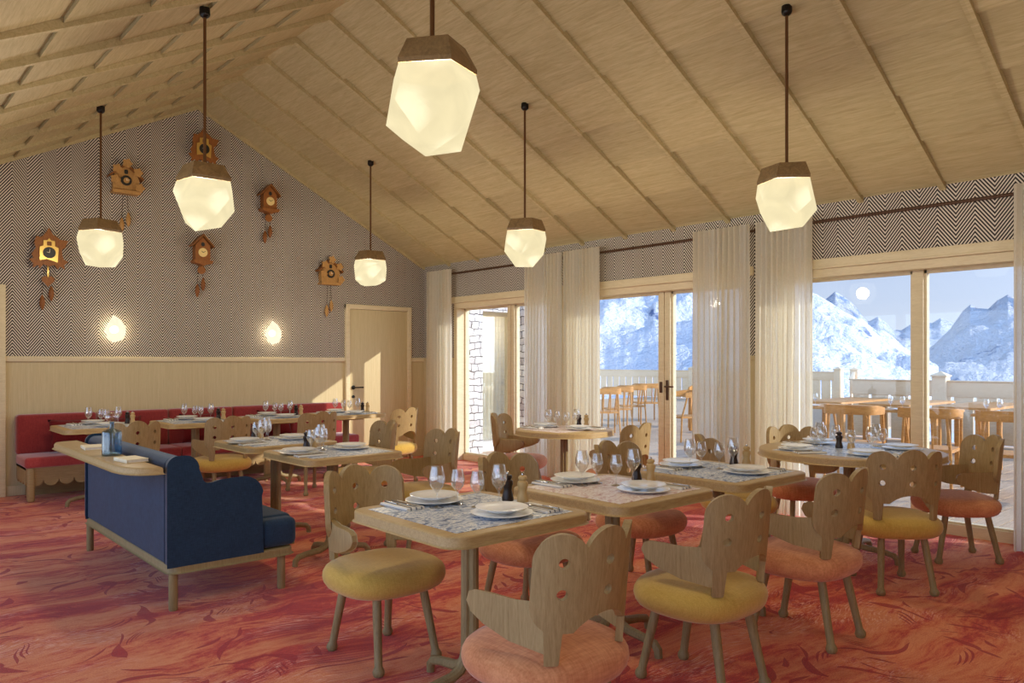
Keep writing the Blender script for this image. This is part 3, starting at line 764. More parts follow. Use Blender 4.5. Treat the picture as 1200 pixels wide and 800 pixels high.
# ------------------------------------------------------------------ dining chair
BR, BY = .262, .015
def bend(s, z, off):
    a = s / BR; r = BR + off
    tilt = (z - .47) * .10
    return (r * math.sin(a), BY - (r) * math.cos(a) - tilt, z)
def cap_sdf(s, z, cx, z0, z1, r):
    zz = min(max(z, z0), z1); return math.hypot(s - cx, z - zz) - r
def back_sdf(s, z):
    f = min(cap_sdf(s, z, 0, .68, .802, .092), cap_sdf(s, z, .17, .650, .790, .090), cap_sdf(s, z, -.17, .650, .790, .090))
    a = abs(s)
    taper = .012 * max(0, (.62 - z)) / .15
    stem = max(.150 + taper * .6 - a, a - .216 + taper, .455 - z, z - .70)
    f = min(f, stem)
    body = max(a - .20, .56 - z, z - .80); f = min(f, body)
    arch = math.hypot(s / .150, (z - .47) / .145) - 1.0
    f = max(f, -arch * .146)
    for cx in (0, .162, -.162):
        for hz in (.685, .785):
            f = max(f, .0175 - math.hypot(s - cx, z - hz))
    return f
BACK = MB().add(sdf_panel(back_sdf, -.275, .275, 84, .45, .90, 70, bend, .026)).mesh('backrest', 50)
BACK.materials.append(M['oak'])
def arm_mesh(sg):
    poly = [(-.178, .50), (-.05, .515), (.06, .548), (.115, .575), (.135, .605), (.125, .632), (.095, .645), (.03, .647), (-.06, .643), (-.178, .652)]
    v, f = bprism(poly, -.0135, .0135, 'x', r=.006)
    out = []
    for (x, y_, z) in v:
        t = (y_ + .178) / .313
        out.append((sg * (.180 + .090 * t - .034 * t * t) + x, y_, z))
    return (out, f)
ARMS = []
for sg in (-1, 1):
    me = MB().add(arm_mesh(sg)).mesh('armrest', 40); me.materials.append(M['oak']); ARMS.append(me)
LEGS = []
for sx in (-1, 1):
    for sy in (-1, 1):
        a = Vector((sx * .125, sy * .140, .372)); b = Vector((sx * .162, sy * .218, .0)); pts = []; rr = []
        for q, r in ((0, .020), (.3, .021), (.7, .0185), (.885, .0185), (.905, .0225), (.94, .0275), (.975, .026), (1.0, .019)):
            pts.append(a.lerp(b, q)); rr.append(r)
        me = MB().add(tube(pts, rr, 12)).mesh('leg', 50); me.materials.append(M['oak_post']); LEGS.append(me)
def seat_mesh(name, mat):
    rings = []
    for z, s in ((.335, .78), (.340, .86), (.352, .93), (.372, .978), (.395, 1.0), (.418, .992), (.438, .955), (.452, .88), (.462, .76), (.469, .58), (.473, .36), (.475, .12)):
        rings.append([(x, yy + .01, z + (.004 if z > .44 else 0) * math.cos(3 * x)) for x, yy in superell(.278 * s, .262 * s, 2.7, 44)])
    me = MB().add(loft(rings)).mesh(name, 60); me.materials.append(mat); return me
SEAT = {'yellow': seat_mesh('seat', M['yellow']), 'orange': seat_mesh('seat', M['orange'])}
protos = {}
CHG = 'scalloped oak dining chairs'
def chair(kind, x, y, face, label):
    """face: direction the sitter looks, degrees, 0 = +x, 90 = +y"""
    rz = rad(face - 90)
    if kind in protos: return dup(protos[kind], (x, y, 0), rz, label, CHG)
    t = thing('dining_chair', label, 'chair', (x, y, 0), rz, CHG)
    obj('seat', SEAT[kind], None, t); obj('backrest', BACK, None, t)
    for me in ARMS: obj('armrest', me, None, t)
    for me in LEGS: obj('leg', me, None, t)
    protos[kind] = t; return t
chair('yellow', 2.01, 3.19, -90, 'yellow-seated oak chair at the far side of the front blue-inlaid table')
chair('orange', 1.88, 1.92, 90, 'orange-seated oak chair nearest the camera, its back cut by the bottom edge')
chair('yellow', 2.89, 1.97, 90, 'yellow-seated oak chair at the near side of the pink-inlaid table')
chair('orange', 3.81, 1.96, 90, 'orange-seated oak chair at the near side of the third square table')
chair('orange', 2.92, 3.12, -90, 'orange-seated oak chair at the far side of the pink-inlaid table')
chair('orange', 3.90, 3.13, -90, 'orange-seated oak chair at the far side of the third square table')
chair('yellow', 4.95, 3.08, -40, 'yellow-seated oak chair between the third square and large round tables')
chair('yellow', 5.04, 2.02, 46, 'yellow-seated oak chair at the large round table, its back turned to us')
chair('orange', 6.09, 1.99, 138, 'orange-seated oak chair by the window at the near side of the large round table')
chair('orange', 5.86, 3.05, -131, 'orange-seated oak chair behind the large round table, before the curtain')
chair('orange', 5.28, 5.80, -62, 'orange-seated oak chair at the far side of the small round table')
chair('orange', 5.26, 4.47, 98, 'oak chair with sunlit back at the near side of the small round table')
chair('yellow', 3.42, 4.88, 176, 'yellow-seated oak chair at the window side of the near sofa table')
chair('yellow', 3.56, 5.98, 172, 'oak chair at the window side of the farther sofa table')
chair('yellow', 2.06, 7.62, 90, 'oak chair behind the blue sofa, at the bench table farthest from the door')
chair('yellow', 2.95, 7.70, 90, 'yellow-seated oak chair at the bench table third from the door')
chair('yellow', 3.93, 7.72, 90, 'oak chair at the bench table second from the door')
chair('yellow', 5.00, 7.72, 104, 'sunlit oak chair at the bench table nearest the door')

# ------------------------------------------------------------------ tables
ZT = .78
def pedestal(parent, reach=.29):
    pd = MB()
    pd.add(rbox(-.16, .16, -.16, .16, ZT - .075, ZT - .044, .008))
    post = obj('pedestal', pd, M['oak_post'], parent)
    for k in range(4):
        a = k * PI / 2; c, s = math.cos(a), math.sin(a)
        prof = [(.020, ZT - .06), (.020, .5), (.021, .20), (.030, .145), (.055, .105), (.10, .085), (reach - .08, .072), (reach - .025, .06), (reach - .003, .036), (reach, .0)]
        obj('foot', MB().add(tube([(r * c, r * s, z) for r, z in prof], [.023, .023, .023, .024, .024, .023, .021, .021, .021, .019], 10)), M['oak_post'], parent)
def square_table(x, y, label, inl, grp, sx=.38, sy=.38, rz=0):
    t = thing('dining_table', label, 'table', (x, y, 0), rz, grp)
    obj('tabletop', MB().add(bprism(rrect(-sx, sx, -sy, sy, .085, 8), ZT - .045, ZT, 'z', r=.010, seg=3)), M['oak_table'], t, angle=45)
    if inl: obj('inlay', MB().add(prism(rrect(-sx + .065, sx - .065, -sy + .065, sy - .065, .004, 2), ZT - .002, ZT + .0012, 'z')), M[inl], t, flat=True)
    pedestal(t); return t
def round_table(x, y, r, label, inl, grp):
    t = thing('dining_table', label, 'table', (x, y, 0), 0, grp)
    n = 64
    obj('tabletop', MB().add(bprism([(r * math.cos(2 * PI * k / n), r * math.sin(2 * PI * k / n)) for k in range(n)], ZT - .05, ZT, 'z', r=.012, seg=3)), M['oak_table'], t, angle=45)
    rr = r * .72
    obj('inlay', MB().add(prism(rrect(-rr, rr, -rr * .8, rr * .8, .01, 2), ZT - .002, ZT + .0012, 'z')), M[inl], t, flat=True)
    pedestal(t, .34 if r > .5 else .28); return t

# ---------------- tableware templates
def glass_mesh(name, h, rb, foot):
    zb = h * .36
    pr = [(0, 0), (foot, 0), (foot, .0025), (foot * .5, .005), (.0045, .010), (.0035, zb - .012), (.006, zb), (rb * .42, zb + h * .06), (rb * .80, zb + h * .16), (rb, zb + h * .29), (rb * .95, zb + h * .42), (rb * .72, h),
          (rb * .68, h), (rb * .91, zb + h * .42), (rb * .96, zb + h * .29), (rb * .75, zb + h * .165), (rb * .36, zb + h * .07), (0, zb + .008)]
    me = MB().add(lathe(pr, 20)).mesh(name, 60); me.materials.append(M['glass']); return me
G_TALL = glass_mesh('tall_glass',   .182, .0365, .031); G_SMALL = glass_mesh('small_glass', .158, .0325, .028)
def lathe_mesh(name, prof, n, mat):
    me = MB().add(lathe(prof, n)).mesh(name, 45); me.materials.append(mat); return me
CHARGER = lathe_mesh('charger', [(0, 0), (.08, 0), (.085, .004), (.128, .012), (.132, .0155), (.127, .0165), (.09, .010), (0, .009)], 40, M['white'])
PLATE = lathe_mesh('plate', [(0, 0), (.066, 0), (.07, .004), (.108, .014), (.112, .0175), (.107, .0185), (.075, .0105), (0, .0095)], 40, M['white'])
MILLP = [(0, 0), (.027, 0), (.0275, .012), (.024, .03), (.019, .048), (.0215, .066), (.026, .078), (.0235, .092), (.016, .097), (.016, .10)]
MILLC = [(0, .099), (.016, .099), (.0205, .104), (.0215, .111), (.018, .118), (.008, .121), (0, .121)]
MILLK = [(0, .120), (.006, .120), (.0075, .126), (.005, .132), (0, .133)]
MILL = {}
for nm, k in (('pepper', 'dark_mill'), ('salt', 'pale_mill')):
    MILL[nm] = (lathe_mesh('mill_body', MILLP + [(0, .10)], 16, M[k]), lathe_mesh('mill_head', MILLC, 16, M[k]), lathe_mesh('mill_knob', MILLK, 10, M['steel']))
def napkin_mesh():
    mb = MB(); mb.add(rbox(-.048, .048, -.105, .105, 0, .006, .0025)); mb.add(rbox(-.046, .047, -.103, .104, .006, .0115, .0025))
    me = mb.mesh('napkin', 40); me.materials.append(M['napkin']); return me
NAPKIN = napkin_mesh()
KN_B = MB().add(prism([(-.006, -.01), (.006, -.01), (.0085, .04), (.007, .085), (0, .1)][::1], 0, .0018, 'z')).mesh('blade', flat=True); KN_B.materials.append(M['steel'])
KN_H = MB().add(rbox(-.006, .006, -.105, -.008, -.0005, .006, .002)).mesh('knife_handle'); KN_H.materials.append(M['steel'])
fk = MB().add(tube([(0, -.1, .003), (0, -.02, .003), (0, .025, .004)], [.0055, .003, .004], 6)); fk.add(rbox(-.011, .011, .022, .052, .002, .0045, .001))
for px in (-.009, -.003, .003, .009): fk.add(box(px - .0016, px + .0016, .05, .095, .0022, .0042))
FORK = fk.mesh('fork'); FORK.materials.append(M['steel'])

def single(name, me, loc, rz, label, cat, grp):
    o = bpy.data.objects.new(name, me); COL.objects.link(o); o.location = loc; o.rotation_euler = (0, 0, rz)
    return tag(o, label, cat, grp)
def mill(kind, x, y, where):
    col = 'dark' if kind == 'pepper' else 'pale'
    t = thing('%s_mill' % kind, '%s wooden %s mill on the %s' % (col, kind, where), 'mill', (x, y, ZT + .0012), 0, 'table mills')
    b, h, k = MILL[kind]
    obj('mill_body', b, None, t); hd = obj('mill_head', h, None, t); obj('mill_knob', k, None, hd)
random.seed(5)
def setting(x, y, ang, phrase, mirror=1, glasses=((-.10, -.135, 't'), (.035, -.125, 's')), np_=(.225, .0)):
    """cover for a sitter: origin at the plate, local +y = towards the sitter... ang = direction from the sitter to the table"""
    a = rad(ang); c, s = math.cos(a - PI / 2), math.sin(a - PI / 2)
    W = lambda u, v: (x + c * u - s * v, y + s * u + c * v)
    z = ZT + .0012; rz = a - PI / 2
    single('charger_plate', CHARGER, (x, y, z), 0, 'white charger plate under the dinner plate, ' + phrase, 'plate', 'charger plates')
    single('dinner_plate', PLATE, (x, y, z + .0205), 0, 'white dinner plate stacked on top, ' + phrase, 'plate', 'dinner plates')
    p = W(*np_); jit = random.uniform(-.06, .06)
    single('napkin', NAPKIN, (p[0], p[1], z), rz + jit, 'folded striped napkin, ' + phrase, 'napkin', 'folded napkins')
    zz = z + .0118
    q = W(np_[0] + .018, np_[1]); k = thing('table_knife', 'steel knife lying on the napkin, ' + phrase, 'knife', (q[0], q[1], zz), rz + jit, 'table knives')
    obj('blade', KN_B, None, k); obj('knife_handle', KN_H, None, k)
    q = W(np_[0] - .014, np_[1]); single('table_fork', FORK, (q[0], q[1], zz), rz + jit, 'steel fork lying on the napkin, ' + phrase, 'fork', 'table forks')
    for (gx, gy, gk) in glasses:
        q = W(gx, gy)
        single('wine_glass', G_TALL if gk == 't' else G_SMALL, (q[0], q[1], z), 0, ('tall' if gk == 't' else 'small') + ' clear wine glass, ' + phrase, 'wine glass', 'wine glasses')
def lay_square(x, y, rot, where, s_far, s_near):
    """rot 0: sitters at +y and -y"""
    a = rad(rot); c, s = math.cos(a), math.sin(a)
    W = lambda u, v: (x + c * u - s * v, y + s * u + c * v)
    p = W(0, .26); setting(p[0], p[1], rot - 90, '%s of %s' % (s_far, where), glasses=((-.045, .115, 's'), (.07, .115, 't')), np_=(.175, 0))
    p = W(.035, -.17); setting(p[0], p[1], rot + 90, '%s of %s' % (s_near, where), glasses=((.035, .205, 's'), (.135, .175, 't')), np_=(.205, -.005))
    p = W(.275, .065); mill('pepper', p[0], p[1], where)
    p = W(.305, -.005); mill('salt', p[0], p[1], where)
SQ = 'square dining tables'
TB = [
 (2.06, 2.58, 0, 'front square oak table with blue marbled inlay, nearest the camera', 'inlay_blue', 'front blue table', 'far side', 'near side'),
 (2.97, 2.56, 0, 'square oak table with pink marbled inlay', 'inlay_pink', 'pink-inlaid table', 'far side', 'near side'),
 (3.90, 2.55, 0, 'third square oak table, blue inlay, between the pink-inlaid and round tables', 'inlay_blue', 'third square table', 'far side', 'near side'),
 (2.70, 4.96, 90, 'square oak table facing the nearer half of the blue sofa', 'inlay_blue', 'near sofa table', 'sofa side', 'window side'),
 (2.70, 5.90, 90, 'square oak table facing the farther half of the blue sofa', 'inlay_blue', 'farther sofa table', 'sofa side', 'window side'),
 (2.03, 8.50, 0, 'oak table at the left end of the red bench', 'inlay_blue', 'bench table farthest from the door', 'bench side', 'chair side'),
 (2.97, 8.50, 0, 'oak table at the red bench, third from the door', 'inlay_blue', 'bench table third from the door', 'bench side', 'chair side'),
 (3.90, 8.50, 0, 'oak table at the red bench, second from the door', 'inlay_blue', 'bench table second from the door', 'bench side', 'chair side'),
 (4.81, 8.50, 0, 'oak table at the red bench nearest the door', 'inlay_blue', 'bench table nearest the door', 'bench side', 'chair side'),
]
for (x, y, rot, lab, inl, where, sf, sn_) in TB:
    square_table(x, y, lab, inl, SQ); lay_square(x, y, rot, where, sf, sn_)
round_table(5.57, 2.53, .63, 'large round oak table with blue inlay beside the windows', 'inlay_blue', 'round dining tables')
for (dx, dy, ph) in ((-.27, -.24, "by the near yellow chair, large round table"), (.27, -.26, "by the near orange chair, large round table"), (-.32, .24, "by the far yellow chair, large round table"), (.2, .34, "by the far orange chair, large round table")):
    ang = math.degrees(math.atan2(-dy, -dx))
    setting(5.57 + dx, 2.53 + dy, ang, ph, glasses=((-.05, .16, 's'), (.08, .15, 't')), np_=(.2, 0))
mill('pepper', 5.60, 2.62, 'large round table'); mill('salt', 5.62, 2.54, 'large round table')
round_table(5.24, 5.12, .47, 'small round oak table with pink inlay in front of the curtains', 'inlay_pink', 'round dining tables')
lay_square(5.24, 5.12, 0, 'small round table', 'far side', 'near side')

# ------------------------------------------------------------------ red bench along the back wall
X0, X1, Y0, Y1 = 1.46, 5.29, 8.97, 9.57
b = thing('banquette_bench', 'long red upholstered wall bench with scalloped oak apron', 'bench', ((X0 + X1) / 2, (Y0 + Y1) / 2, 0))
hx, hy = (X1 - X0) / 2, (Y1 - Y0) / 2
nseg = 5; sw = (X1 - X0) / nseg
for k in range(nseg):
    xa = -hx + k * sw
    obj('seat_cushion', MB().add(rbox(xa + .002, xa + sw - .002, -hy, hy - .08, .345, .455, .03, 4)), M['red_seat'], b)
    obj('back_cushion', MB().add(rbox(xa + .002, xa + sw - .002, hy - .15, hy - .005, .44, .865, .035, 4)), M['red'], b)
def scallop(x0, x1, zt, zb, n):
    pts = [(x0, zt), (x0, zb)]
    w = (x1 - x0) / n
    for i in range(n):
        for k in range(9):
            a = PI * k / 8; pts.append((x0 + w * (i + .5) - w / 2 * .96 * math.cos(a), zb - w * .42 * math.sin(a)))
    return pts + [(x1, zb), (x1, zt)]
n_s = 27
obj('apron', MB().add(prism(scallop(-hx + .03, hx - .03, .35, .215, n_s), -hy + .035, -hy + .06)), M['bench_oak'], b, flat=True)
obj('end_panel', MB().add(prism([(-hy + .05, .35)] + [(-hy + .05 + (2 * hy - .07) / 4 * (i + .5) - (2 * hy - .07) / 8 * math.cos(PI * k / 8), .215 - .05 * math.sin(PI * k / 8)) for i in range(4) for k in range(9)] + [(hy - .02, .35)], -hx + .02, -hx + .045, 'x')), M['bench_oak'], b, flat=True)
obj('end_panel', MB().add(prism([(-hy + .05, .35)] + [(-hy + .05 + (2 * hy - .07) / 4 * (i + .5) - (2 * hy - .07) / 8 * math.cos(PI * k / 8), .215 - .05 * math.sin(PI * k / 8)) for i in range(4) for k in range(9)] + [(hy - .02, .35)], hx - .045, hx - .02, 'x')), M['bench_oak'], b, flat=True)
obj('seat_board', MB().add(box(-hx + .02, hx - .02, -hy + .03, hy - .02, .325, .35)), M['bench_oak'], b)
for px in (-hx + .06, -hx / 3, hx / 3, hx - .06):
    obj('leg', MB().add(rbox(px - .035, px + .035, -hy + .01, -hy + .08, 0, .35, .025, 4)), M['bench_oak'], b)
obj('plinth', MB().add(box(-hx + .1, hx - .1, hy - .1, hy - .02, 0, .33)), M['bench_oak'], b)
def pillow(x, rz, label, mat='red_pillow'):
    rings = []
    w, h, th = .22, .175, .095; n = 32
    v = []; N = 12
    def P(u, w_, sgn):
        e = max(0, (1 - abs(u) ** 2.4)) * max(0, (1 - abs(w_) ** 2.4))
        px = u * w * (1 - .13 * (1 - w_ * w_)); pz = w_ * h * (1 - .13 * (1 - u * u))
        return (px, sgn * th * math.sqrt(e) , pz + h * .94)
    f = []
    for sgn in (-1, 1):
        b0 = len(v)
        for i in range(N + 1):
            for j in range(N + 1): v.append(P(-1 + 2 * i / N, -1 + 2 * j / N, sgn))
        for i in range(N):
            for j in range(N):
                a = b0 + i * (N + 1) + j; f.append((a, a + N + 1, a + N + 2, a + 1))
    o = obj('cushion', MB().add((v, f)), M[mat], angle=180)
    o.location = (x, 9.205, .488); o.rotation_euler = (rad(-16), 0, rz)
    tag(o, label, 'cushion', 'dark red cushions'); return o
pillow(1.94, .06, 'dark red cushion at the left end of the red bench')
pillow(2.42, -.06, 'dark red cushion second from the left end of the red bench')
pillow(3.28, .1, 'dark red cushion behind the bench table third from the door')
pillow(4.22, -.08, 'dark red cushion behind the bench table second from the door')

# ------------------------------------------------------------------ blue sofa with wooden shelf behind
SX, SY0, SY1 = 1.435, 4.52, 6.45
s = thing('sofa', 'dark blue upholstered sofa with low rounded arms on oak legs', 'sofa', (SX, SY0, 0)); L = SY1 - SY0
def arc(cx, cz, r, a0, a1, n=7): return [(cx + r * math.cos(rad(a0 + (a1 - a0) * k / n)), cz + r * math.sin(rad(a0 + (a1 - a0) * k / n))) for k in range(n + 1)]
end = [(0, .262)] + [(.545, .262)] + [(.545, .60)] + arc(.425, .60, .12, 0, 90) + [(.30, .715), (.235, .70)] + arc(.225, .75, .05, 250, 190, 4) + [(.155, .80)] + arc(.085, .800, .072, 10, 90) + arc(.05, .822, .05, 90, 180)
for k, (a, bb) in enumerate(((0, .085), (L - .085, L))):
    obj('arm_panel', MB().add(bprism(end, a, bb, 'y', r=.012, seg=2)), M['blue'], s, angle=40)
bk = [(.004, .264), (.20, .264), (.20, .50), (.155, .80)] + arc(.085, .796, .070, 10, 90) + arc(.052, .818, .048, 90, 180)
obj('backrest', MB().add(bprism(bk, .087, L - .087, 'y', r=.004, seg=1)), M['blue'], s, angle=40)
for k in range(2):
    a = .0 + k * L / 2
    obj('seat_cushion', MB().add(rbox(.545 if False else .20, .785, a + (.087 if k == 0 else .002), a + L / 2 - (.087 if k == 1 else .002), .266, .452, .035, 4)), M['blue'], s)
obj('seat_front', MB().add(rbox(.55, .78, .0, L, .266, .44, .04, 4)), M['blue'], s)
obj('base_frame', MB().add(bprism(rrect(.005, .76, -.0, L, .06, 6), .212, .260, 'z', r=.014, seg=3)), M['oak_post'], s, angle=45)
for px, py in ((.032, .032), (.685, .035), (.032, L - .032), (.685, L - .035)):
    obj('leg', MB().add(lathe([(0, 0), (.022, 0), (.025, .01), (.025, .215), (0, .215)], 16), Matrix.Translation((px, py, 0))), M['oak_post'], s)
sh = thing('sofa_shelf', 'narrow oak shelf with rounded ends along the back of the blue sofa', 'shelf', (SX - .020, SY0, .785))
poly = [(-.008, .06)] + [(-.18 + .13 * (1 - math.sin(rad(q))), .06 + .30 * (1 - math.cos(rad(q)))) for q in range(0, 91, 10)]
poly = [(-.006, .02), (-.06, .025), (-.11, .05), (-.15, .10), (-.178, .18), (-.19, .28), (-.192, L - .06), (-.17, L + .02), (-.12, L + .06), (-.006, L + .07)]
obj('shelf_board', MB().add(bprism(poly, 0, .042, 'z', r=.014, seg=3)), M['oak_table'], sh, angle=45)
ZS = .785 + .042
def menu(x, y, rz, lab):
    o = thing('menu_booklet', lab, 'menu', (x, y, ZS), rz, 'white menu booklets')
    obj('pages', MB().add(box(-.058, .060, -.098, .098, .003, .017)), M['paper'], o, flat=True)
    cv = MB().add(box(-.06, .062, -.1, .1, 0, .003)).add(box(-.06, .062, -.1, .1, .017, .020)).add(box(-.063, -.06, -.1, .1, 0, .020))
    obj('cover', cv, M['cream'], o, flat=True)
menu(SX - .085, SY0 + .42, .1, 'white menu booklet on the sofa shelf in front of the carafe')
menu(SX - .085, SY0 + 1.30, -.08, 'white menu booklet on the sofa shelf behind the carafe')
c = thing('carafe', 'blue ribbed glass carafe with round stopper on the sofa shelf', 'carafe', (SX - .095, SY0 + .80, ZS))
pr = [(0, 0), (.054, 0), (.057, .006), (.057, .146), (.053, .157), (.040, .162), (.016, .166), (.013, .172), (.013, .205), (.018, .212), (.014, .212), (.010, .203), (.010, .175), (.038, .157), (.050, .150), (.053, .14), (.053, .012), (0, .008)]
body = lathe(pr, 48); bv = []
for (x, y, z) in body[0]:
    r = math.hypot(x, y); a = math.atan2(y, x)
    if r > .045 and .004 < z < .15: k = 1 + .035 * math.cos(12 * a); x, y = x * k, y * k
    bv.append((x, y, z))
obj('bottle', MB().add((bv, body[1])), M['blue_glass'], c, angle=60)
obj('stopper', MB().add(lathe([(0, .20), (.009, .20), (.0095, .213), (.022, .218), (.036, .232), (.040, .246), (.034, .262), (.018, .271), (0, .273)], 20)), M['glass'], c, angle=60)

# ------------------------------------------------------------------ terrace furniture
def terrace_chair_build(label):
    t = thing('terrace_chair', label, 'chair', (0, 0, -.045), 0, 'teak terrace chairs')
    path = [(-.30, .16), (-.30, -.10)] + [(-.18 + .12 * math.cos(rad(q)), -.14 + .12 * math.sin(rad(q))) for q in range(180, 271, 15)] + [(.18 + .12 * math.cos(rad(q)), -.14 + .12 * math.sin(rad(q))) for q in range(270, 361, 15)] + [(.30, -.10), (.30, .16)]
    band_o = []; n = len(path); v = []; f = []
    for i, (x, y) in enumerate(path):
        px, py = path[max(i - 1, 0)]; qx, qy = path[min(i + 1, n - 1)]; tx, ty = qx - px, qy - py; l_ = math.hypot(tx, ty); nx, ny = ty / l_, -tx / l_
        back = min(1, max(0, (.12 - y) / .2)); zt = .90 + .035 * back; zb = zt - .085 - .03 * back
        for o_, zz in ((.014, zb), (.014, zt), (-.014, zt), (-.014, zb)): v.append((x + nx * o_, y + ny * o_, zz))
    for i in range(n - 1):
        for k in range(4): f.append((i * 4 + k, i * 4 + (k + 1) % 4, i * 4 + 4 + (k + 1) % 4, i * 4 + 4 + k))
    f += [(0, 1, 2, 3), (n * 4 - 4, n * 4 - 3, n * 4 - 2, n * 4 - 1)]
    obj('back_band', MB().add((v, f)), M['teak'], t, angle=40)
    obj('seat', MB().add(bprism(rrect(-.27, .27, -.24, .28, .05, 5), .435, .47, 'z', r=.008)), M['teak'], t, angle=45)
    for sx in (-1, 1):
        obj('leg', MB().add(tube([(sx * .285, .24, 0), (sx * .28, .22, .45), (sx * .298, .12, .83)], .017, 8)), M['teak'], t)
        obj('leg', MB().add(tube([(sx * .27, -.27, 0), (sx * .25, -.22, .45), (sx * .22, -.25, .84)], .017, 8)), M['teak'], t)
    obj('back_slat', MB().add(tube([(-.075, -.235, .45), (-.07, -.275, .85)], .012, 6)), M['teak'], t)
    obj('back_slat', MB().add(tube([(.075, -.235, .45), (.07, -.275, .85)], .012, 6)), M['teak'], t)
    return t
tch = None
TC = [(9.65, 2.62, 12, 'teak terrace chair outside, nearest the curtain at the photo edge'),
      (9.62, 3.42, 8, 'teak terrace chair just right of the slim window mullion'),
      (9.60, 4.30, 5, 'teak terrace chair left of the slim window mullion'),
      (9.55, 1.75, 5, 'teak terrace chair half hidden by the edge curtain'),
      (11.9, 8.45, 150, 'teak terrace chair seen alone through the narrow door pane'),
      (11.75, 10.35, 55, 'teak terrace chair nearest in the row outside the middle window'),
      (12.75, 10.85, 55, 'second nearest teak terrace chair in the row outside the middle window'),
      (13.85, 11.35, 55, 'third teak terrace chair in the row outside the middle window'),
      (15.2, 12.0, 55, 'farthest teak terrace chair in the row outside the middle window'),
      (14.6, 9.9, 200, 'teak terrace chair facing the row outside the middle window')]
for (x, y, fa, lab) in TC:
    rz = rad(fa - 90)
    if tch is None:
        tch = terrace_chair_build(lab); tch.location = (x, y, -.045); tch.rotation_euler = (0, 0, rz)
    else: dup(tch, (x, y, -.045), rz, lab)
def terrace_table_build(label):
    t = thing('terrace_table', label, 'table', (0, 0, -.045), 0, 'teak terrace tables')
    obj('tabletop', MB().add(bprism(rrect(-.5, .5, -.42, .42, .05, 5), .765, .80, 'z', r=.008)), M['teak'], t, angle=45)
    for sx in (-1, 1):
        for sy in (-1, 1): obj('leg', MB().add(rbox(sx * .42 - .03, sx * .42 + .03, sy * .34 - .03, sy * .34 + .03, 0, .765, .005)), M['teak'], t)
    return t
def long_table(x, y, label):
    t = thing('terrace_table', label, 'table', (x, y, -.045), 0, 'long teak terrace tables')
    obj('tabletop', MB().add(bprism(rrect(-1.0, 1.0, -.40, .40, .05, 5), .765, .80, 'z', r=.008)), M['teak'], t, angle=45)
    for sx in (-1, 1):
        for sy in (-1, 1): obj('leg', MB().add(rbox(sx * .9 - .03, sx * .9 + .03, sy * .32 - .03, sy * .32 + .03, 0, .765, .005)), M['teak'], t)
for y_, w_ in ((4.0, 'right of the slim mullion'), (5.1, 'straight behind the slim mullion'), (6.17, 'beside the big curtain')): long_table(13.4, y_, 'long teak terrace table by the railing, ' + w_)
tt = None
TT = [(11.45, 3.0, 'teak terrace table with glasses nearest the edge curtain'), (11.45, 4.2, 'teak terrace table directly behind the slim mullion'), (11.45, 5.45, 'teak terrace table left of the slim mullion, beside the big curtain'),
      (13.3, 9.3, 'teak terrace table behind the lone chair in the door pane'), (16.3, 10.8, 'far teak terrace table outside the middle window')]
for (x, y, lab) in TT:
    if tt is None: tt = terrace_table_build(lab); tt.location = (x, y, -.045)
    else: dup(tt, (x, y, -.045), 0, lab)
for (x, y, dsc) in ((11.1, 3.25, 'table nearest the edge curtain'), (11.1, 4.45, 'table behind the mullion'), (11.15, 5.75, 'table beside the big curtain')):
    single('dinner_plate', PLATE, (x - .05, y - .15, .755), 0, 'white plate outside on the terrace ' + dsc, 'plate', 'terrace plates')
    for k, (gx, gy, w) in enumerate(((.1, .05, 'nearer'), (.18, -.08, 'farther'))):
        single('wine_glass', G_TALL, (x + gx, y + gy, .755), 0, '%s wine glass outside on the terrace %s' % (w, dsc), 'wine glass', 'terrace wine glasses')

# ------------------------------------------------------------------ light
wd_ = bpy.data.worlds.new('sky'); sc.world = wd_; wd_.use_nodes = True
nt = wd_.node_tree; nt.nodes.clear()
out = nt.nodes.new('ShaderNodeOutputWorld'); bg = nt.nodes.new('ShaderNodeBackground')
tc = nt.nodes.new('ShaderNodeTexCoord'); sp = nt.nodes.new('ShaderNodeSeparateXYZ'); cr = nt.nodes.new('ShaderNodeValToRGB')
nt.links.new(tc.outputs['Generated'], sp.inputs[0]); nt.links.new(sp.outputs[2], cr.inputs[0])
els = cr.color_ramp.elements
els[0].position = 0.0; els[0].color = rgb(216, 226, 242); els[1].position = 1.0; els[1].color = rgb(110, 150, 215)
for p_, c_ in ((.07, rgb(198, 213, 239)), (.16, rgb(180, 200, 236)), (.4, rgb(150, 182, 226))):
    e = els.new(p_); e.color = c_
mp = nt.nodes.new('ShaderNodeMapping'); mp.inputs['Scale'].default_value = (3, 3, 22); nt.links.new(tc.outputs['Generated'], mp.inputs[0])
nz = nt.nodes.new('ShaderNodeTexNoise'); nz.inputs['Scale'].default_value = 1.6; nz.inputs['Detail'].default_value = 5; nt.links.new(mp.outputs[0], nz.inputs['Vector'])
cr2 = nt.nodes.new('ShaderNodeValToRGB'); cr2.color_ramp.elements[0].position = .60; cr2.color_ramp.elements[1].position = .74; nt.links.new(nz.outputs['Fac'], cr2.inputs[0])
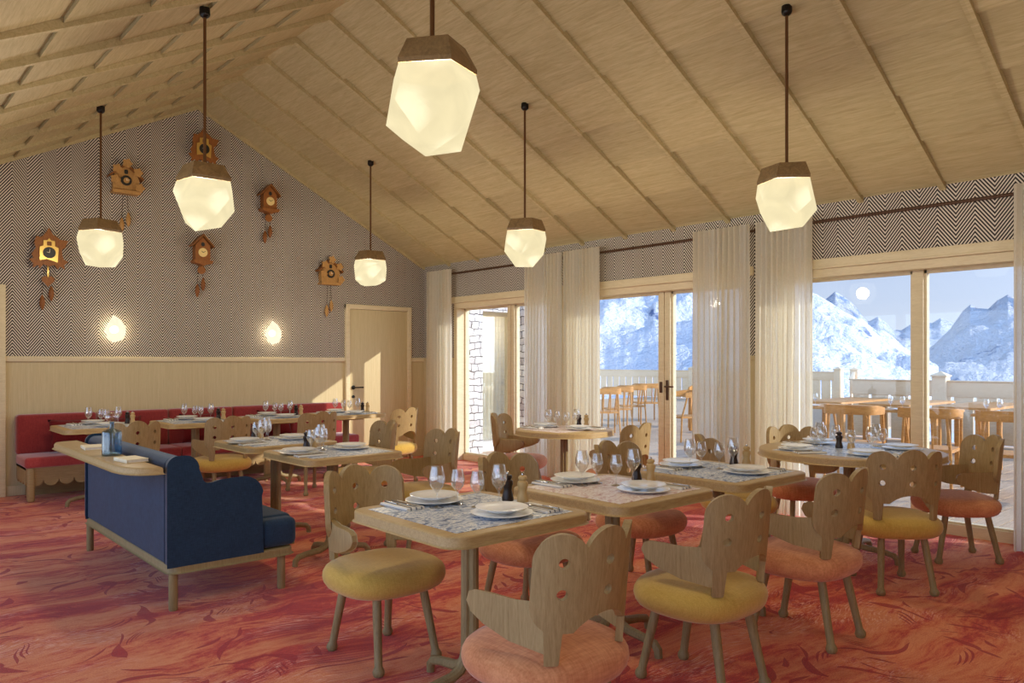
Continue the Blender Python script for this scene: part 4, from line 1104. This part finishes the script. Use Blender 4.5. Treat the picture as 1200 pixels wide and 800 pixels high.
mx = nt.nodes.new('ShaderNodeMix'); mx.data_type = 'RGBA'; nt.links.new(cr2.outputs['Color'], mx.inputs[0]); nt.links.new(cr.outputs['Color'], mx.inputs[6]); mx.inputs[7].default_value = rgb(240, 243, 248)
nt.links.new(mx.outputs[2], bg.inputs[0]); 
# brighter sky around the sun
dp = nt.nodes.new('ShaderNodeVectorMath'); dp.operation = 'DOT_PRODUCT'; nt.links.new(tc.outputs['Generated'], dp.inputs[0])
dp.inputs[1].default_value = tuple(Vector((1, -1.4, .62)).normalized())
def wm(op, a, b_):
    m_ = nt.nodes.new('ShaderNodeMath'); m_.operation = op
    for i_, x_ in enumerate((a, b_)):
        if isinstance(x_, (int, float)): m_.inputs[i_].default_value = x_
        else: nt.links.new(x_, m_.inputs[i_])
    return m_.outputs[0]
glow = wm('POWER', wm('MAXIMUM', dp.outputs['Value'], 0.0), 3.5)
# added brightening of the western sky, lifts light on the room's left side
west_fill = wm('MULTIPLY', wm('MAXIMUM', wm('MULTIPLY', sp.outputs[0], -1.0), 0.0), 1.8)
nt.links.new(wm('ADD', wm('ADD', wm('MULTIPLY', glow, 5.0), west_fill), 1.0), bg.inputs[1])
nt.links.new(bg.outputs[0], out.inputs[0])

sun = bpy.data.lights.new('sun', 'SUN'); sun.energy = 3.8; sun.angle = rad(.6); sun.color = (1, .93, .80)
so = bpy.data.objects.new('sun', sun); COL.objects.link(so)
sd = Vector((-1, 1.4, -.62)).normalized()
so.rotation_euler = sd.to_track_quat('-Z', 'Y').to_euler()

sc.view_settings.view_transform = 'Standard'; sc.view_settings.look = 'None'; sc.view_settings.gamma = 1
sc.view_settings.use_curve_mapping = False; sc.view_settings.exposure = 0.16
sc.cycles.max_bounces = 10; sc.cycles.diffuse_bounces = 5; sc.cycles.transparent_max_bounces = 24; sc.cycles.transmission_bounces = 8
sc.cycles.sample_clamp_indirect = 6; sc.cycles.caustics_reflective = False; sc.cycles.caustics_refractive = False
sc.cycles.use_denoising = True
